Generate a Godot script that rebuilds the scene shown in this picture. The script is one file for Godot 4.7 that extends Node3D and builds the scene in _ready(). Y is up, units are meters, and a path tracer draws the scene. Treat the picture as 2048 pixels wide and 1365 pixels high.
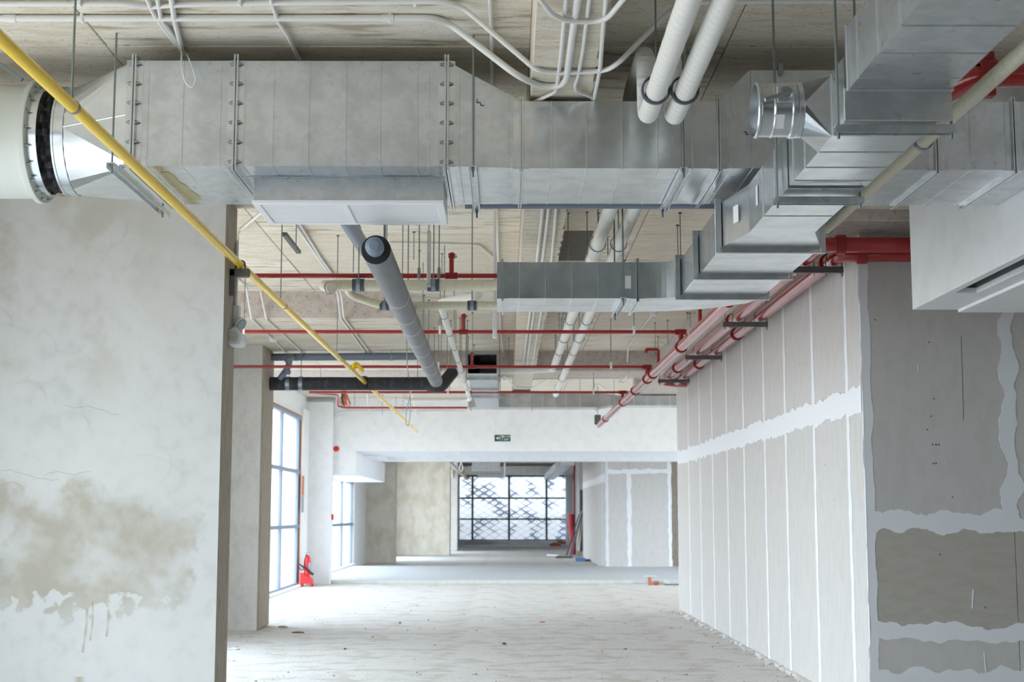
extends Node3D
# Unfinished office floor with exposed ducts, pipes and plasterboard walls.
# Axes: x across, y up, depth d runs along -z. V(x, y, d) is a point.

const FOCAL := 2844.0
const EYE := Vector3(0, 1.4, 0)
const SLAB := 3.80     # underside of the concrete slab
const SOFFIT := 3.50   # underside of beams
var view := Basis.IDENTITY
var M := {}
var O := Vector3.ZERO
var taken := {}
var rng := RandomNumberGenerator.new()

class MB:
	var v := PackedVector3Array()
	var n := PackedVector3Array()
	var uv := PackedVector2Array()
	var ix := PackedInt32Array()
	func tri_idx(a: int, b: int, c: int) -> void:
		ix.append(a); ix.append(c); ix.append(b)
	func quad(a: Vector3, b: Vector3, c: Vector3, d: Vector3) -> void:
		var nn := (b - a).cross(c - a)
		if nn.length_squared() < 1e-16: nn = (c - a).cross(d - a)
		nn = nn.normalized()
		var k := v.size()
		var w := (b - a).length()
		var h := (d - a).length()
		for p in [a, b, c, d]: v.append(p); n.append(nn)
		uv.append(Vector2(0, 0)); uv.append(Vector2(w, 0)); uv.append(Vector2(w, h)); uv.append(Vector2(0, h))
		tri_idx(k, k + 1, k + 2); tri_idx(k, k + 2, k + 3)
	func tri(a: Vector3, b: Vector3, c: Vector3) -> void:
		var nn := (b - a).cross(c - a).normalized()
		var k := v.size()
		for p in [a, b, c]: v.append(p); n.append(nn); uv.append(Vector2(p.x, p.y))
		tri_idx(k, k + 1, k + 2)
	func hull(q: Array) -> void:
		# q: 8 corners, bottom ring 0-3 ccw seen from above, top ring 4-7
		quad(q[3], q[2], q[1], q[0]); quad(q[4], q[5], q[6], q[7])
		for i in 4:
			var j := (i + 1) % 4
			quad(q[i], q[j], q[4 + j], q[4 + i])
	func box(lo: Vector3, hi: Vector3, ch := 0.0) -> void:
		obox((lo + hi) / 2, Basis.IDENTITY, (hi - lo).abs(), ch)
	func obox(c: Vector3, b: Basis, s: Vector3, ch := 0.0) -> void:
		var h := s / 2
		ch = minf(ch, minf(h.x, minf(h.y, h.z)) * 0.9)
		if ch <= 0.0:
			var q := []
			for y in [-1, 1]:
				for xz in [[-1, 1], [1, 1], [1, -1], [-1, -1]]:
					q.append(c + b * Vector3(xz[0] * h.x, y * h.y, xz[1] * h.z))
			hull(q)
			return
		var i := h - Vector3.ONE * ch
		for ax in 3:
			var a1 := (ax + 1) % 3
			var a2 := (ax + 2) % 3
			for s0 in [-1.0, 1.0]:
				var pts := []
				for t in [[-1, -1], [1, -1], [1, 1], [-1, 1]]:
					var p := Vector3.ZERO
					p[ax] = s0 * h[ax]; p[a1] = t[0] * i[a1]; p[a2] = t[1] * i[a2]
					pts.append(c + b * p)
				if s0 < 0: pts.reverse()
				quad(pts[0], pts[1], pts[2], pts[3])
			for s1 in [-1.0, 1.0]:
				for s2 in [-1.0, 1.0]:
					var pts := []
					for t in [[-1, 0], [1, 0], [1, 1], [-1, 1]]:
						var p := Vector3.ZERO
						p[ax] = t[0] * i[ax]
						p[a1] = s1 * (h[a1] if t[1] == 0 else i[a1])
						p[a2] = s2 * (i[a2] if t[1] == 0 else h[a2])
						pts.append(c + b * p)
					if s1 * s2 < 0: pts.reverse()
					quad(pts[0], pts[1], pts[2], pts[3])
		for sx in [-1.0, 1.0]:
			for sy in [-1.0, 1.0]:
				for sz in [-1.0, 1.0]:
					var p0 := c + b * Vector3(sx * h.x, sy * i.y, sz * i.z)
					var p1 := c + b * Vector3(sx * i.x, sy * h.y, sz * i.z)
					var p2 := c + b * Vector3(sx * i.x, sy * i.y, sz * h.z)
					if sx * sy * sz > 0: tri(p0, p1, p2)
					else: tri(p0, p2, p1)
	func bar(a: Vector3, b: Vector3, w: float, h: float, ch := 0.0) -> void:
		# a straight bar of rectangular section from a to b
		var z := (b - a).normalized()
		var up := Vector3.UP if absf(z.y) < 0.95 else Vector3.RIGHT
		var x := up.cross(z).normalized()
		obox((a + b) / 2, Basis(x, z.cross(x), z), Vector3(w, h, (b - a).length()), ch)
	func tube(path: Array, r, sides := 10, caps := true) -> void:
		# r: a number or one number for each point
		var k0 := v.size()
		var m := path.size()
		var t0: Vector3 = (path[1] - path[0]).normalized()
		var up := Vector3.UP if absf(t0.y) < 0.9 else Vector3.RIGHT
		var x := up.cross(t0).normalized()
		var run := 0.0
		for i in m:
			var p: Vector3 = path[i]
			var t: Vector3 = t0
			if i > 0 and i < m - 1: t = ((path[i + 1] - p).normalized() + (p - path[i - 1]).normalized()).normalized()
			elif i == m - 1: t = (p - path[i - 1]).normalized()
			x = (x - t * x.dot(t)).normalized()
			var y := t.cross(x)
			if i > 0: run += (p - path[i - 1]).length()
			var rr: float = r[i] if r is Array or r is PackedFloat32Array else r
			for s in sides + 1:
				var a := TAU * s / sides
				var dir := x * cos(a) + y * sin(a)
				v.append(p + dir * rr); n.append(dir); uv.append(Vector2(float(s) / sides, run))
		for i in m - 1:
			for s in sides:
				var a := k0 + i * (sides + 1) + s
				var b := a + sides + 1
				tri_idx(a, a + 1, b + 1); tri_idx(a, b + 1, b)
		if caps:
			for e in [0, m - 1]:
				var t: Vector3 = (path[0] - path[1]).normalized() if e == 0 else (path[m - 1] - path[m - 2]).normalized()
				var k := v.size()
				v.append(path[e]); n.append(t); uv.append(Vector2.ZERO)
				for s in sides + 1:
					v.append(v[k0 + e * (sides + 1) + s]); n.append(t); uv.append(Vector2.ZERO)
				for s in sides:
					if e == 0: tri_idx(k, k + 2 + s, k + 1 + s)
					else: tri_idx(k, k + 1 + s, k + 2 + s)
	func lathe(prof: Array, at: Vector3, axis: Vector3, sides := 24) -> void:
		# prof: [radius, along]; faceted along the profile, smooth round it
		var z := axis.normalized()
		var up := Vector3.UP if absf(z.y) < 0.9 else Vector3.RIGHT
		var x := up.cross(z).normalized()
		var y := z.cross(x)
		for i in prof.size() - 1:
			var r0: float = prof[i][0]
			var r1: float = prof[i + 1][0]
			var h0: float = prof[i][1]
			var h1: float = prof[i + 1][1]
			var sl := Vector2(h1 - h0, r0 - r1).normalized()
			var k := v.size()
			for s in sides + 1:
				var a := TAU * s / sides
				var dir := x * cos(a) + y * sin(a)
				var nn := (dir * sl.x + z * sl.y).normalized()
				v.append(at + dir * r0 + z * h0); v.append(at + dir * r1 + z * h1)
				n.append(nn); n.append(nn)
				uv.append(Vector2(float(s) / sides, h0)); uv.append(Vector2(float(s) / sides, h1))
			for s in sides:
				var a := k + s * 2
				tri_idx(a, a + 2, a + 3); tri_idx(a, a + 3, a + 1)
	func mesh(o: Vector3) -> ArrayMesh:
		var vv := PackedVector3Array()
		vv.resize(v.size())
		for i in v.size(): vv[i] = v[i] - o
		var a := []
		a.resize(Mesh.ARRAY_MAX)
		a[Mesh.ARRAY_VERTEX] = vv; a[Mesh.ARRAY_NORMAL] = n; a[Mesh.ARRAY_TEX_UV] = uv; a[Mesh.ARRAY_INDEX] = ix
		var am := ArrayMesh.new()
		am.add_surface_from_arrays(Mesh.PRIMITIVE_TRIANGLES, a)
		return am

func V(x: float, y: float, d: float) -> Vector3:
	return Vector3(x, y, -d)

func look(px: float, py: float) -> Vector3:
	return view * Vector3((px - 1024.0) / FOCAL, (682.5 - py) / FOCAL, -1)

func P(px: float, py: float, y: float) -> Vector3:      # where a pixel's ray meets the level y
	var r := look(px, py)
	return EYE + r * ((y - EYE.y) / r.y)

func D(px: float, py: float, d: float) -> Vector3:      # where it meets the depth d
	var r := look(px, py)
	return EYE + r * (-d / r.z)

func numbered(called: String) -> String:
	if not taken.has(called):
		taken[called] = 0
		return called
	taken[called] += 1
	return "%s_%03d" % [called, taken[called]]

func thing(called: String, label: String, category: String, at: Vector3, group := "") -> Node3D:
	var o := Node3D.new()
	o.name = numbered(called)
	add_child(o)
	o.position = at
	O = at
	o.set_meta("label", label); o.set_meta("category", category)
	if group != "": o.set_meta("group", group)
	return o

func structure(called: String, label: String, category := "") -> Node3D:
	var o := Node3D.new()
	o.name = numbered(called)
	add_child(o)
	O = Vector3.ZERO
	o.set_meta("kind", "structure"); o.set_meta("label", label)
	o.set_meta("category", category if category != "" else called.get_slice("_", 0))
	return o

func part(parent: Node, called: String, mb: MB, mat: Material, label := "") -> MeshInstance3D:
	var o := MeshInstance3D.new()
	o.name = called
	o.mesh = mb.mesh(O)
	o.material_override = mat
	parent.add_child(o, true)
	if label != "": o.set_meta("label", label)
	return o

func same(parent: Node, called: String, mesh: Mesh, mat: Material, at: Vector3, b := Basis.IDENTITY) -> MeshInstance3D:
	# another copy of a small shared mesh; at is a point of the world
	var o := MeshInstance3D.new()
	o.name = called
	o.mesh = mesh
	o.material_override = mat
	o.transform = Transform3D(b, at - O)
	parent.add_child(o, true)
	return o

func boxed(lo: Vector3, hi: Vector3, ch := 0.0) -> MB:
	var m := MB.new()
	var a := Vector3(minf(lo.x, hi.x), minf(lo.y, hi.y), minf(lo.z, hi.z))
	var b := Vector3(maxf(lo.x, hi.x), maxf(lo.y, hi.y), maxf(lo.z, hi.z))
	m.box(a, b, ch)
	return m

func fillet(pts: Array, r: float, steps := 6) -> Array:
	var out := [pts[0]]
	for i in range(1, pts.size() - 1):
		var p: Vector3 = pts[i]
		var a: Vector3 = pts[i - 1] - p
		var b: Vector3 = pts[i + 1] - p
		var q := minf(r, minf(a.length(), b.length()) * 0.48)
		var p0 := p + a.normalized() * q
		var p1 := p + b.normalized() * q
		for s in steps + 1:
			var t := float(s) / steps
			out.append(p0.lerp(p, t).lerp(p.lerp(p1, t), t))
	out.append(pts[-1])
	return out

func dense(pts: Array, step: float) -> Array:
	var out := []
	for i in pts.size() - 1:
		var k := maxi(1, int((pts[i + 1] - pts[i]).length() / step))
		for s in k: out.append(pts[i].lerp(pts[i + 1], float(s) / k))
	out.append(pts[-1])
	return out

func wrapped(pts: Array, r: float, lump := 0.035) -> MB:
	# insulated pipe: the tape makes the radius uneven
	var path := dense(pts, 0.035)
	var rr := []
	var x := 0.0
	for i in path.size():
		x = lerpf(x, rng.randf_range(-1, 1), 0.5)
		rr.append(r * (1.0 + lump * x))
	var m := MB.new()
	m.tube(path, rr, 16)
	return m

func piped(pts: Array, r: float, sides := 12, bend := 0.0) -> MB:
	var m := MB.new()
	m.tube(fillet(pts, bend) if bend > 0.0 else pts, r, sides)
	return m

# ---------------------------------------------------------------- materials
func noise_bytes(size: int, freq: float, oct: int, sd: int, kind := 0, warp := 0.0) -> PackedByteArray:
	var f := FastNoiseLite.new()
	f.seed = sd
	f.frequency = freq
	f.fractal_octaves = oct
	f.noise_type = [FastNoiseLite.TYPE_SIMPLEX_SMOOTH, FastNoiseLite.TYPE_CELLULAR, FastNoiseLite.TYPE_VALUE][kind]
	if oct <= 1: f.fractal_type = FastNoiseLite.FRACTAL_NONE
	if warp > 0.0:
		f.domain_warp_enabled = true
		f.domain_warp_amplitude = warp
		f.domain_warp_frequency = freq * 2.0
	var im := f.get_seamless_image(size, size, false, false, 0.12, true)
	im.convert(Image.FORMAT_L8)
	return im.get_data()

func layered(size: int, base: Color, layers: Array) -> ImageTexture:
	# each layer: [noise bytes, colour, from, to, amount]
	var out := PackedByteArray()
	out.resize(size * size * 3)
	var lut := []
	for l in layers:
		var t := PackedFloat32Array()
		t.resize(256)
		for i in 256: t[i] = l[4] * smoothstep(l[2], l[3], i / 255.0) if l[3] > l[2] else l[4] * (1.0 - smoothstep(l[3], l[2], i / 255.0))
		lut.append(t)
	var nl := layers.size()
	for i in size * size:
		var r := base.r
		var g := base.g
		var b := base.b
		for k in nl:
			var l: Array = layers[k]
			var a: float = lut[k][l[0][i]]
			if a > 0.0:
				var c: Color = l[1]
				r += (c.r - r) * a; g += (c.g - g) * a; b += (c.b - b) * a
		out[i * 3] = int(r * 255.0); out[i * 3 + 1] = int(g * 255.0); out[i * 3 + 2] = int(b * 255.0)
	return ImageTexture.create_from_image(Image.create_from_data(size, size, false, Image.FORMAT_RGB8, out))

func grey_tex(size: int, bytes: PackedByteArray) -> ImageTexture:
	return ImageTexture.create_from_image(Image.create_from_data(size, size, false, Image.FORMAT_L8, bytes))

func mat(called: String, c: Color, rough := 0.8, metal := 0.0, tex: Texture2D = null, scale := Vector3.ONE, world := true) -> StandardMaterial3D:
	var m := StandardMaterial3D.new()
	m.resource_name = called
	m.albedo_color = c
	m.roughness = rough
	m.metallic = metal
	if tex:
		m.albedo_texture = tex
		m.uv1_scale = scale
		if world:
			m.uv1_triplanar = true
			m.uv1_world_triplanar = true
	M[called] = m
	return m

func relief(m: StandardMaterial3D, tex: Texture2D, cm: float) -> void:
	m.heightmap_enabled = true
	m.heightmap_texture = tex
	m.heightmap_scale = cm

func c8(r: int, g: int, b: int) -> Color:
	return Color(r / 255.0, g / 255.0, b / 255.0)

func make_materials() -> void:
	var S := 512
	var fine := noise_bytes(S, 0.045, 4, 11)
	var broad := noise_bytes(S, 0.008, 4, 23, 0, 40.0)
	var mid := noise_bytes(S, 0.018, 4, 37, 0, 20.0)
	var cell := noise_bytes(S, 0.05, 1, 5, 1)
	var speck := noise_bytes(S, 0.12, 2, 51)
	# slab: pale plywood-cast concrete, streaks run across the room
	var slab := layered(S, c8(226, 219, 203), [[mid, c8(206, 195, 174), 0.45, 0.8, 0.5], [broad, c8(212, 196, 178), 0.5, 0.8, 0.5], [fine, c8(202, 189, 164), 0.62, 0.85, 0.35], [broad, c8(236, 231, 220), 0.45, 0.15, 0.5], [speck, c8(90, 80, 62), 0.80, 0.88, 0.7], [broad, c8(150, 136, 112), 0.62, 0.85, 0.55]])
	var m := mat("slab", Color.WHITE, 0.85, 0.0, slab, Vector3(0.35, 0.9, 1.7))
	relief(m, grey_tex(S, fine), 0.15)
	var slab2 := layered(S, c8(219, 210, 192), [[mid, c8(200, 187, 164), 0.42, 0.8, 0.6], [fine, c8(196, 181, 156), 0.62, 0.85, 0.35], [broad, c8(228, 222, 210), 0.45, 0.2, 0.4], [speck, c8(84, 74, 58), 0.79, 0.87, 0.8]])
	m = mat("slab_warm", Color.WHITE, 0.85, 0.0, slab2, Vector3(0.31, 0.8, 1.5))
	relief(m, grey_tex(S, fine), 0.15)
	var beam := layered(S, c8(200, 190, 182), [[mid, c8(176, 163, 153), 0.4, 0.8, 0.6], [fine, c8(150, 138, 126), 0.6, 0.85, 0.5], [speck, c8(92, 82, 72), 0.78, 0.86, 0.7]])
	m = mat("beam", Color.WHITE, 0.9, 0.0, beam, Vector3(0.7, 0.7, 0.7))
	relief(m, grey_tex(S, fine), 0.2)
	var column := layered(S, c8(216, 214, 209), [[mid, c8(202, 199, 192), 0.2, 0.9, 0.6], [broad, c8(226, 225, 221), 0.7, 0.1, 0.5], [fine, c8(194, 189, 180), 0.55, 0.95, 0.4]])
	m = mat("column", Color.WHITE, 0.85, 0.0, column, Vector3(0.8, 0.5, 0.8))
	relief(m, grey_tex(S, mid), 0.15)
	var rawside := layered(S, c8(178, 168, 154), [[mid, c8(150, 138, 122), 0.4, 0.75, 0.7], [fine, c8(196, 188, 176), 0.6, 0.85, 0.5]])
	m = mat("raw_side", Color.WHITE, 0.9, 0.0, rawside, Vector3(3.0, 0.35, 3.0))
	relief(m, grey_tex(S, fine), 0.2)
	var dirty := layered(S, c8(222, 217, 204), [[broad, c8(196, 186, 164), 0.25, 0.95, 0.7], [mid, c8(208, 200, 182), 0.3, 0.9, 0.5]])
	m = mat("dirty_plaster", Color.WHITE, 0.9, 0.0, dirty, Vector3(0.5, 0.3, 0.5))
	var fl := layered(S, c8(222, 219, 214), [[mid, c8(206, 202, 196), 0.25, 0.9, 0.6], [fine, c8(222, 220, 217), 0.55, 0.8, 0.6], [broad, c8(190, 184, 174), 0.5, 0.8, 0.6], [speck, c8(160, 154, 144), 0.70, 0.85, 0.6]])
	m = mat("floor", Color.WHITE, 0.8, 0.0, fl, Vector3(0.42, 0.5, 0.5))
	relief(m, grey_tex(S, speck), 0.2)
	var smooth := layered(S, c8(204, 206, 206), [[mid, c8(190, 192, 192), 0.4, 0.8, 0.6]])
	m = mat("screed", Color.WHITE, 0.55, 0.0, smooth, Vector3(0.3, 0.5, 0.6))
	var gyp := layered(S, c8(203, 200, 196), [[mid, c8(195, 192, 187), 0.4, 0.75, 0.5], [fine, c8(213, 210, 207), 0.6, 0.85, 0.3]])
	m = mat("gypsum", Color.WHITE, 0.9, 0.0, gyp, Vector3(0.8, 0.35, 0.8))
	var gypd := layered(S, c8(184, 179, 168), [[mid, c8(172, 166, 152), 0.2, 0.9, 0.6], [fine, c8(190, 186, 176), 0.4, 0.95, 0.4]])
	m = mat("gypsum_worn", Color.WHITE, 0.9, 0.0, gypd, Vector3(0.5, 1.3, 0.5))
	mat("putty", c8(232, 234, 236), 0.75)
	var wp := layered(S, c8(238, 239, 240), [[mid, c8(231, 232, 233), 0.4, 0.8, 0.6]])
	mat("white_plaster", Color.WHITE, 0.7, 0.0, wp, Vector3(0.4, 0.4, 0.4))
	# galvanised sheet
	var galv := layered(S, c8(221, 226, 230), [[cell, c8(206, 212, 216), 0.35, 0.75, 0.4], [broad, c8(198, 204, 206), 0.35, 0.85, 0.6], [mid, c8(210, 211, 206), 0.35, 0.9, 0.5]])
	var rgh := layered(S, Color(0.29, 0.29, 0.29), [[broad, Color(0.37, 0.37, 0.37), 0.2, 0.9, 0.8], [mid, Color(0.25, 0.25, 0.25), 0.3, 0.95, 0.6]])
	m = mat("galvanised", Color.WHITE, 1.0, 0.85, galv, Vector3(1.3, 1.3, 1.3))
	m.roughness_texture = rgh
	m = mat("galvanised_bright", Color.WHITE, 1.0, 0.9, galv, Vector3(1.1, 1.1, 1.1))
	m.roughness_texture = layered(S, Color(0.20, 0.20, 0.20), [[broad, Color(0.27, 0.27, 0.27), 0.15, 0.9, 0.8]])
	mat("steel", c8(160, 166, 168), 0.4, 0.9)
	mat("zinc_rod", c8(140, 150, 148), 0.45, 0.85)
	mat("dark_steel", c8(104, 106, 106), 0.55, 0.5)
	mat("bracket_grey", c8(112, 112, 114), 0.6, 0.1)
	# pipes
	var tape := layered(S, c8(236, 235, 228), [[fine, c8(222, 220, 208), 0.5, 0.8, 0.6]])
	m = mat("white_wrap", Color.WHITE, 0.7, 0.0, tape, Vector3(1, 3, 1), false)
	var tb := PackedByteArray()
	tb.resize(256 * 256)
	for y in 256:
		for x in 256:
			var q := fposmod(y / 256.0 * 5.0 + x / 256.0 * 1.0, 1.0)
			tb[y * 256 + x] = int(255.0 * clampf((q * 0.8 + 0.2) if q > 0.12 else 0.2 + q * 6.0, 0.0, 1.0))
	var ridges := grey_tex(256, tb)
	relief(m, ridges, 0.35)
	var tape2 := layered(S, c8(228, 222, 200), [[fine, c8(206, 198, 168), 0.5, 0.8, 0.7]])
	m = mat("cream_wrap", Color.WHITE, 0.75, 0.0, tape2, Vector3(1, 3, 1), false)
	relief(m, ridges, 0.3)
	mat("red_pipe", c8(158, 22, 26), 0.22)
	M["red_pipe"].clearcoat_enabled = true
	M["red_pipe"].clearcoat = 0.6
	M["red_pipe"].clearcoat_roughness = 0.15
	mat("red_fitting", c8(140, 20, 22), 0.4)
	mat("yellow_pipe", c8(252, 208, 0), 0.2)
	mat("conduit", c8(230, 229, 224), 0.45)
	mat("white_plastic", c8(238, 239, 240), 0.4)
	mat("pvc_grey", c8(122, 133, 148), 0.4)
	mat("clamp_rubber", c8(84, 86, 98), 0.6)
	mat("clamp_steel", c8(150, 158, 168), 0.35, 0.7)
	var foam := layered(S, c8(118, 119, 122), [[mid, c8(98, 99, 104), 0.4, 0.8, 0.7], [fine, c8(138, 138, 140), 0.6, 0.85, 0.5]])
	m = mat("grey_foam", Color.WHITE, 0.5, 0.0, foam, Vector3(2, 2, 2))
	relief(m, grey_tex(S, mid), 0.4)
	var bf := layered(S, c8(52, 53, 58), [[mid, c8(84, 85, 88), 0.5, 0.8, 0.7], [fine, c8(38, 39, 43), 0.5, 0.8, 0.5]])
	mat("black_foam", Color.WHITE, 0.7, 0.0, bf, Vector3(1.2, 1.2, 1.2))
	mat("black_rubber", c8(34, 34, 37), 0.55)
	mat("fan_paint", c8(206, 210, 202), 0.45)
	mat("frame_blue", c8(136, 150, 166), 0.45)
	mat("teal_frame", c8(58, 100, 98), 0.5)
	mat("rust_seal", c8(176, 128, 92), 0.8)
	mat("dark_wood", c8(92, 84, 72), 0.8)
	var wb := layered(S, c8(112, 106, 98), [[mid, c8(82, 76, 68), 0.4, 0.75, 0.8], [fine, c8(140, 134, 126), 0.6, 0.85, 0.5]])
	mat("dark_recess_board", Color.WHITE, 0.9, 0.0, wb, Vector3(0.6, 1.0, 2.5))
	mat("ink_blue", c8(40, 52, 110), 0.7)
	mat("paper", c8(236, 236, 234), 0.8)
	mat("terracotta", c8(196, 128, 100), 0.85)
	mat("brick", c8(204, 112, 82), 0.85)
	mat("sign_green", c8(10, 84, 58), 0.5)
	mat("orange", c8(232, 110, 50), 0.6)
	mat("yellow_plastic", c8(236, 178, 40), 0.5)
	mat("blue_box", c8(110, 160, 215), 0.6)
	mat("timber", c8(206, 190, 158), 0.8)
	mat("extinguisher_red", c8(214, 34, 38), 0.3)
	mat("pink_sleeve", c8(190, 60, 70), 0.6)
	var g := mat("glass", Color(1, 1, 1, 0.06), 0.02)
	g.transparency = BaseMaterial3D.TRANSPARENCY_ALPHA

# ---------------------------------------------------------------- the setting
func ragged(a: Vector3, b: Vector3, width: float, normal: Vector3, sd: int, jag := 0.35, off := 0.003) -> MB:
	# a smear of joint compound: a strip with uneven edges standing a little proud
	off += 0.0004 * (sd % 7)
	var m := MB.new()
	var f := FastNoiseLite.new()
	f.seed = sd
	f.frequency = 3.0
	f.fractal_octaves = 4
	var along := (b - a).normalized()
	var side := normal.cross(along).normalized()
	var k := maxi(8, int((b - a).length() / 0.018))
	var pl := []
	var pr := []
	for i in k + 1:
		var s := float(i) / k * (b - a).length()
		var p := a + along * s
		var l := width * (0.5 + jag * f.get_noise_2d(s, 0.0) + 0.12 * jag * f.get_noise_2d(s * 7.0, 40.0))
		var r := width * (0.5 + jag * f.get_noise_2d(s, 90.0) + 0.12 * jag * f.get_noise_2d(s * 7.0, 70.0))
		pl.append(p + side * l + normal * off)
		pr.append(p - side * r + normal * off)
	for i in k:
		m.quad(pr[i], pr[i + 1], pl[i + 1], pl[i])
		m.quad(pl[i], pl[i + 1], pl[i + 1] - normal * off, pl[i] - normal * off)
		m.quad(pr[i + 1], pr[i], pr[i] - normal * off, pr[i + 1] - normal * off)
	return m

func stained_wall_texture() -> ImageTexture:
	# trowelled plaster with a damp, scuffed band; u runs along the wall, v up it (4 px per cm)
	var w := 1024
	var h := 1400
	var n1 := FastNoiseLite.new()
	n1.seed = 3; n1.frequency = 0.004; n1.fractal_octaves = 5
	var n2 := FastNoiseLite.new()
	n2.seed = 9; n2.frequency = 0.016; n2.fractal_octaves = 4
	var a1 := n1.get_image(w, h, false, false, false); a1.convert(Image.FORMAT_L8)
	var a2 := n2.get_image(w, h, false, false, false); a2.convert(Image.FORMAT_L8)
	var b1 := a1.get_data()
	var b2 := a2.get_data()
	n1.seed = 71; n1.frequency = 0.0022
	a1 = n1.get_image(w, h, false, false, false); a1.convert(Image.FORMAT_L8)
	var b3 := a1.get_data()
	var out := PackedByteArray()
	out.resize(w * h * 3)
	for y in h:
		var up := (h - 1 - y) / 400.0     # metres above the floor
		for x in w:
			var i := y * w + x
			var q1 := b1[i] / 255.0 - 0.5
			var q2 := b2[i] / 255.0 - 0.5
			var q3 := b3[i] / 255.0 - 0.5
			var r := 0.84 + 0.028 * q2 + 0.05 * q3
			var g := 0.835 + 0.028 * q2 + 0.05 * q3
			var b := 0.815 + 0.028 * q2 + 0.045 * q3
			var xm := x / 400.0
			# the stained band: upper edge soft and wavy, lower edge broken
			var top := 1.58 + 0.30 * q3 + 0.22 * q1 + 0.12 * q2
			var low := 0.82 + 0.30 * q1 + 0.34 * q2 + 0.06 * sin(xm * 3.0)
			var right := 2.50 + 0.18 * q1 + 0.12 * q2 - maxf(0.0, 1.35 - up) * 0.22
			var s := smoothstep(0.0, 0.16, top - up) * smoothstep(0.0, 0.05, up - low) * smoothstep(0.0, 0.06, right - xm)
			s *= clampf(0.66 + 2.0 * q1 + 1.1 * q2, 0.08, 1.15)
			# brown smears high on the wall
			var t := smoothstep(-0.04, 0.24, q1 + 0.5 * q3 + 0.3 * q2) * smoothstep(2.0, 2.5, up) * smoothstep(2.5, 1.5, xm) * 0.5
			s = clampf(s + t, 0.0, 1.0)
			r += (0.695 - r) * s * 0.85; g += (0.665 - g) * s * 0.85; b += (0.59 - b) * s * 0.85
			var dark := 0.02 * smoothstep(0.0, -0.4, q2 + 0.4 * q3)
			r -= dark; g -= dark; b -= dark * 1.1
			out[i * 3] = int(clampf(r, 0, 1) * 255.0); out[i * 3 + 1] = int(clampf(g, 0, 1) * 255.0); out[i * 3 + 2] = int(clampf(b, 0, 1) * 255.0)
	var im := Image.create_from_data(w, h, false, Image.FORMAT_RGB8, out)
	# trowel arcs, hairline cracks and drips
	var R := RandomNumberGenerator.new()
	R.seed = 8
	for k in 30:
		var cx := R.randf_range(200, 960)
		var cy := R.randf_range(60, 830)
		var rad := R.randf_range(30, 130)
		var a0 := R.randf_range(-2.9, -0.6)
		var wide := R.randf_range(1.0, 5.0)
		for s in 160:
			var a := a0 + s * 0.011
			for o in int(wide * 2):
				var px := int(cx + cos(a) * (rad + o)); var py := int(cy + sin(a) * (rad * 0.7 + o))
				if px > 0 and py > 0 and px < w and py < h:
					var c := im.get_pixel(px, py)
					im.set_pixel(px, py, c.lerp(Color(0.66, 0.63, 0.57), 0.07 * sin(PI * s / 160.0)))
	for k in 5:
		var p := Vector2(R.randf_range(150, 900), R.randf_range(300, 760))
		var dir := R.randf_range(-0.5, 0.5)
		for s in R.randi_range(60, 190):
			dir += R.randf_range(-0.25, 0.25)
			dir *= 0.96
			p += Vector2(cos(dir), sin(dir))
			if p.x > 1 and p.y > 1 and p.x < w - 1 and p.y < h - 1: im.set_pixel(int(p.x), int(p.y), im.get_pixel(int(p.x), int(p.y)).lerp(Color(0.52, 0.49, 0.44), 0.55))
	for d in [[408, 1120, 1290, 7], [690, 1080, 1190, 5], [705, 1060, 1160, 4], [745, 1080, 1150, 5], [680, 1250, 1399, 16], [640, 1330, 1399, 6]]:
		for yy in range(d[1], d[2]):
			for xx in range(-d[3], d[3]):
				var e := clampf(1.0 - absf(xx) / float(d[3]), 0.0, 1.0) * (0.5 + 0.5 * sin(yy * 0.13 + d[0]) * 0.4)
				var px := int(clampf(d[0] + xx + sin(yy * 0.03) * 4.0, 0, w - 1))
				im.set_pixel(px, yy, im.get_pixel(px, yy).lerp(Color(0.64, 0.60, 0.50), e))
	return ImageTexture.create_from_image(im)

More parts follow.
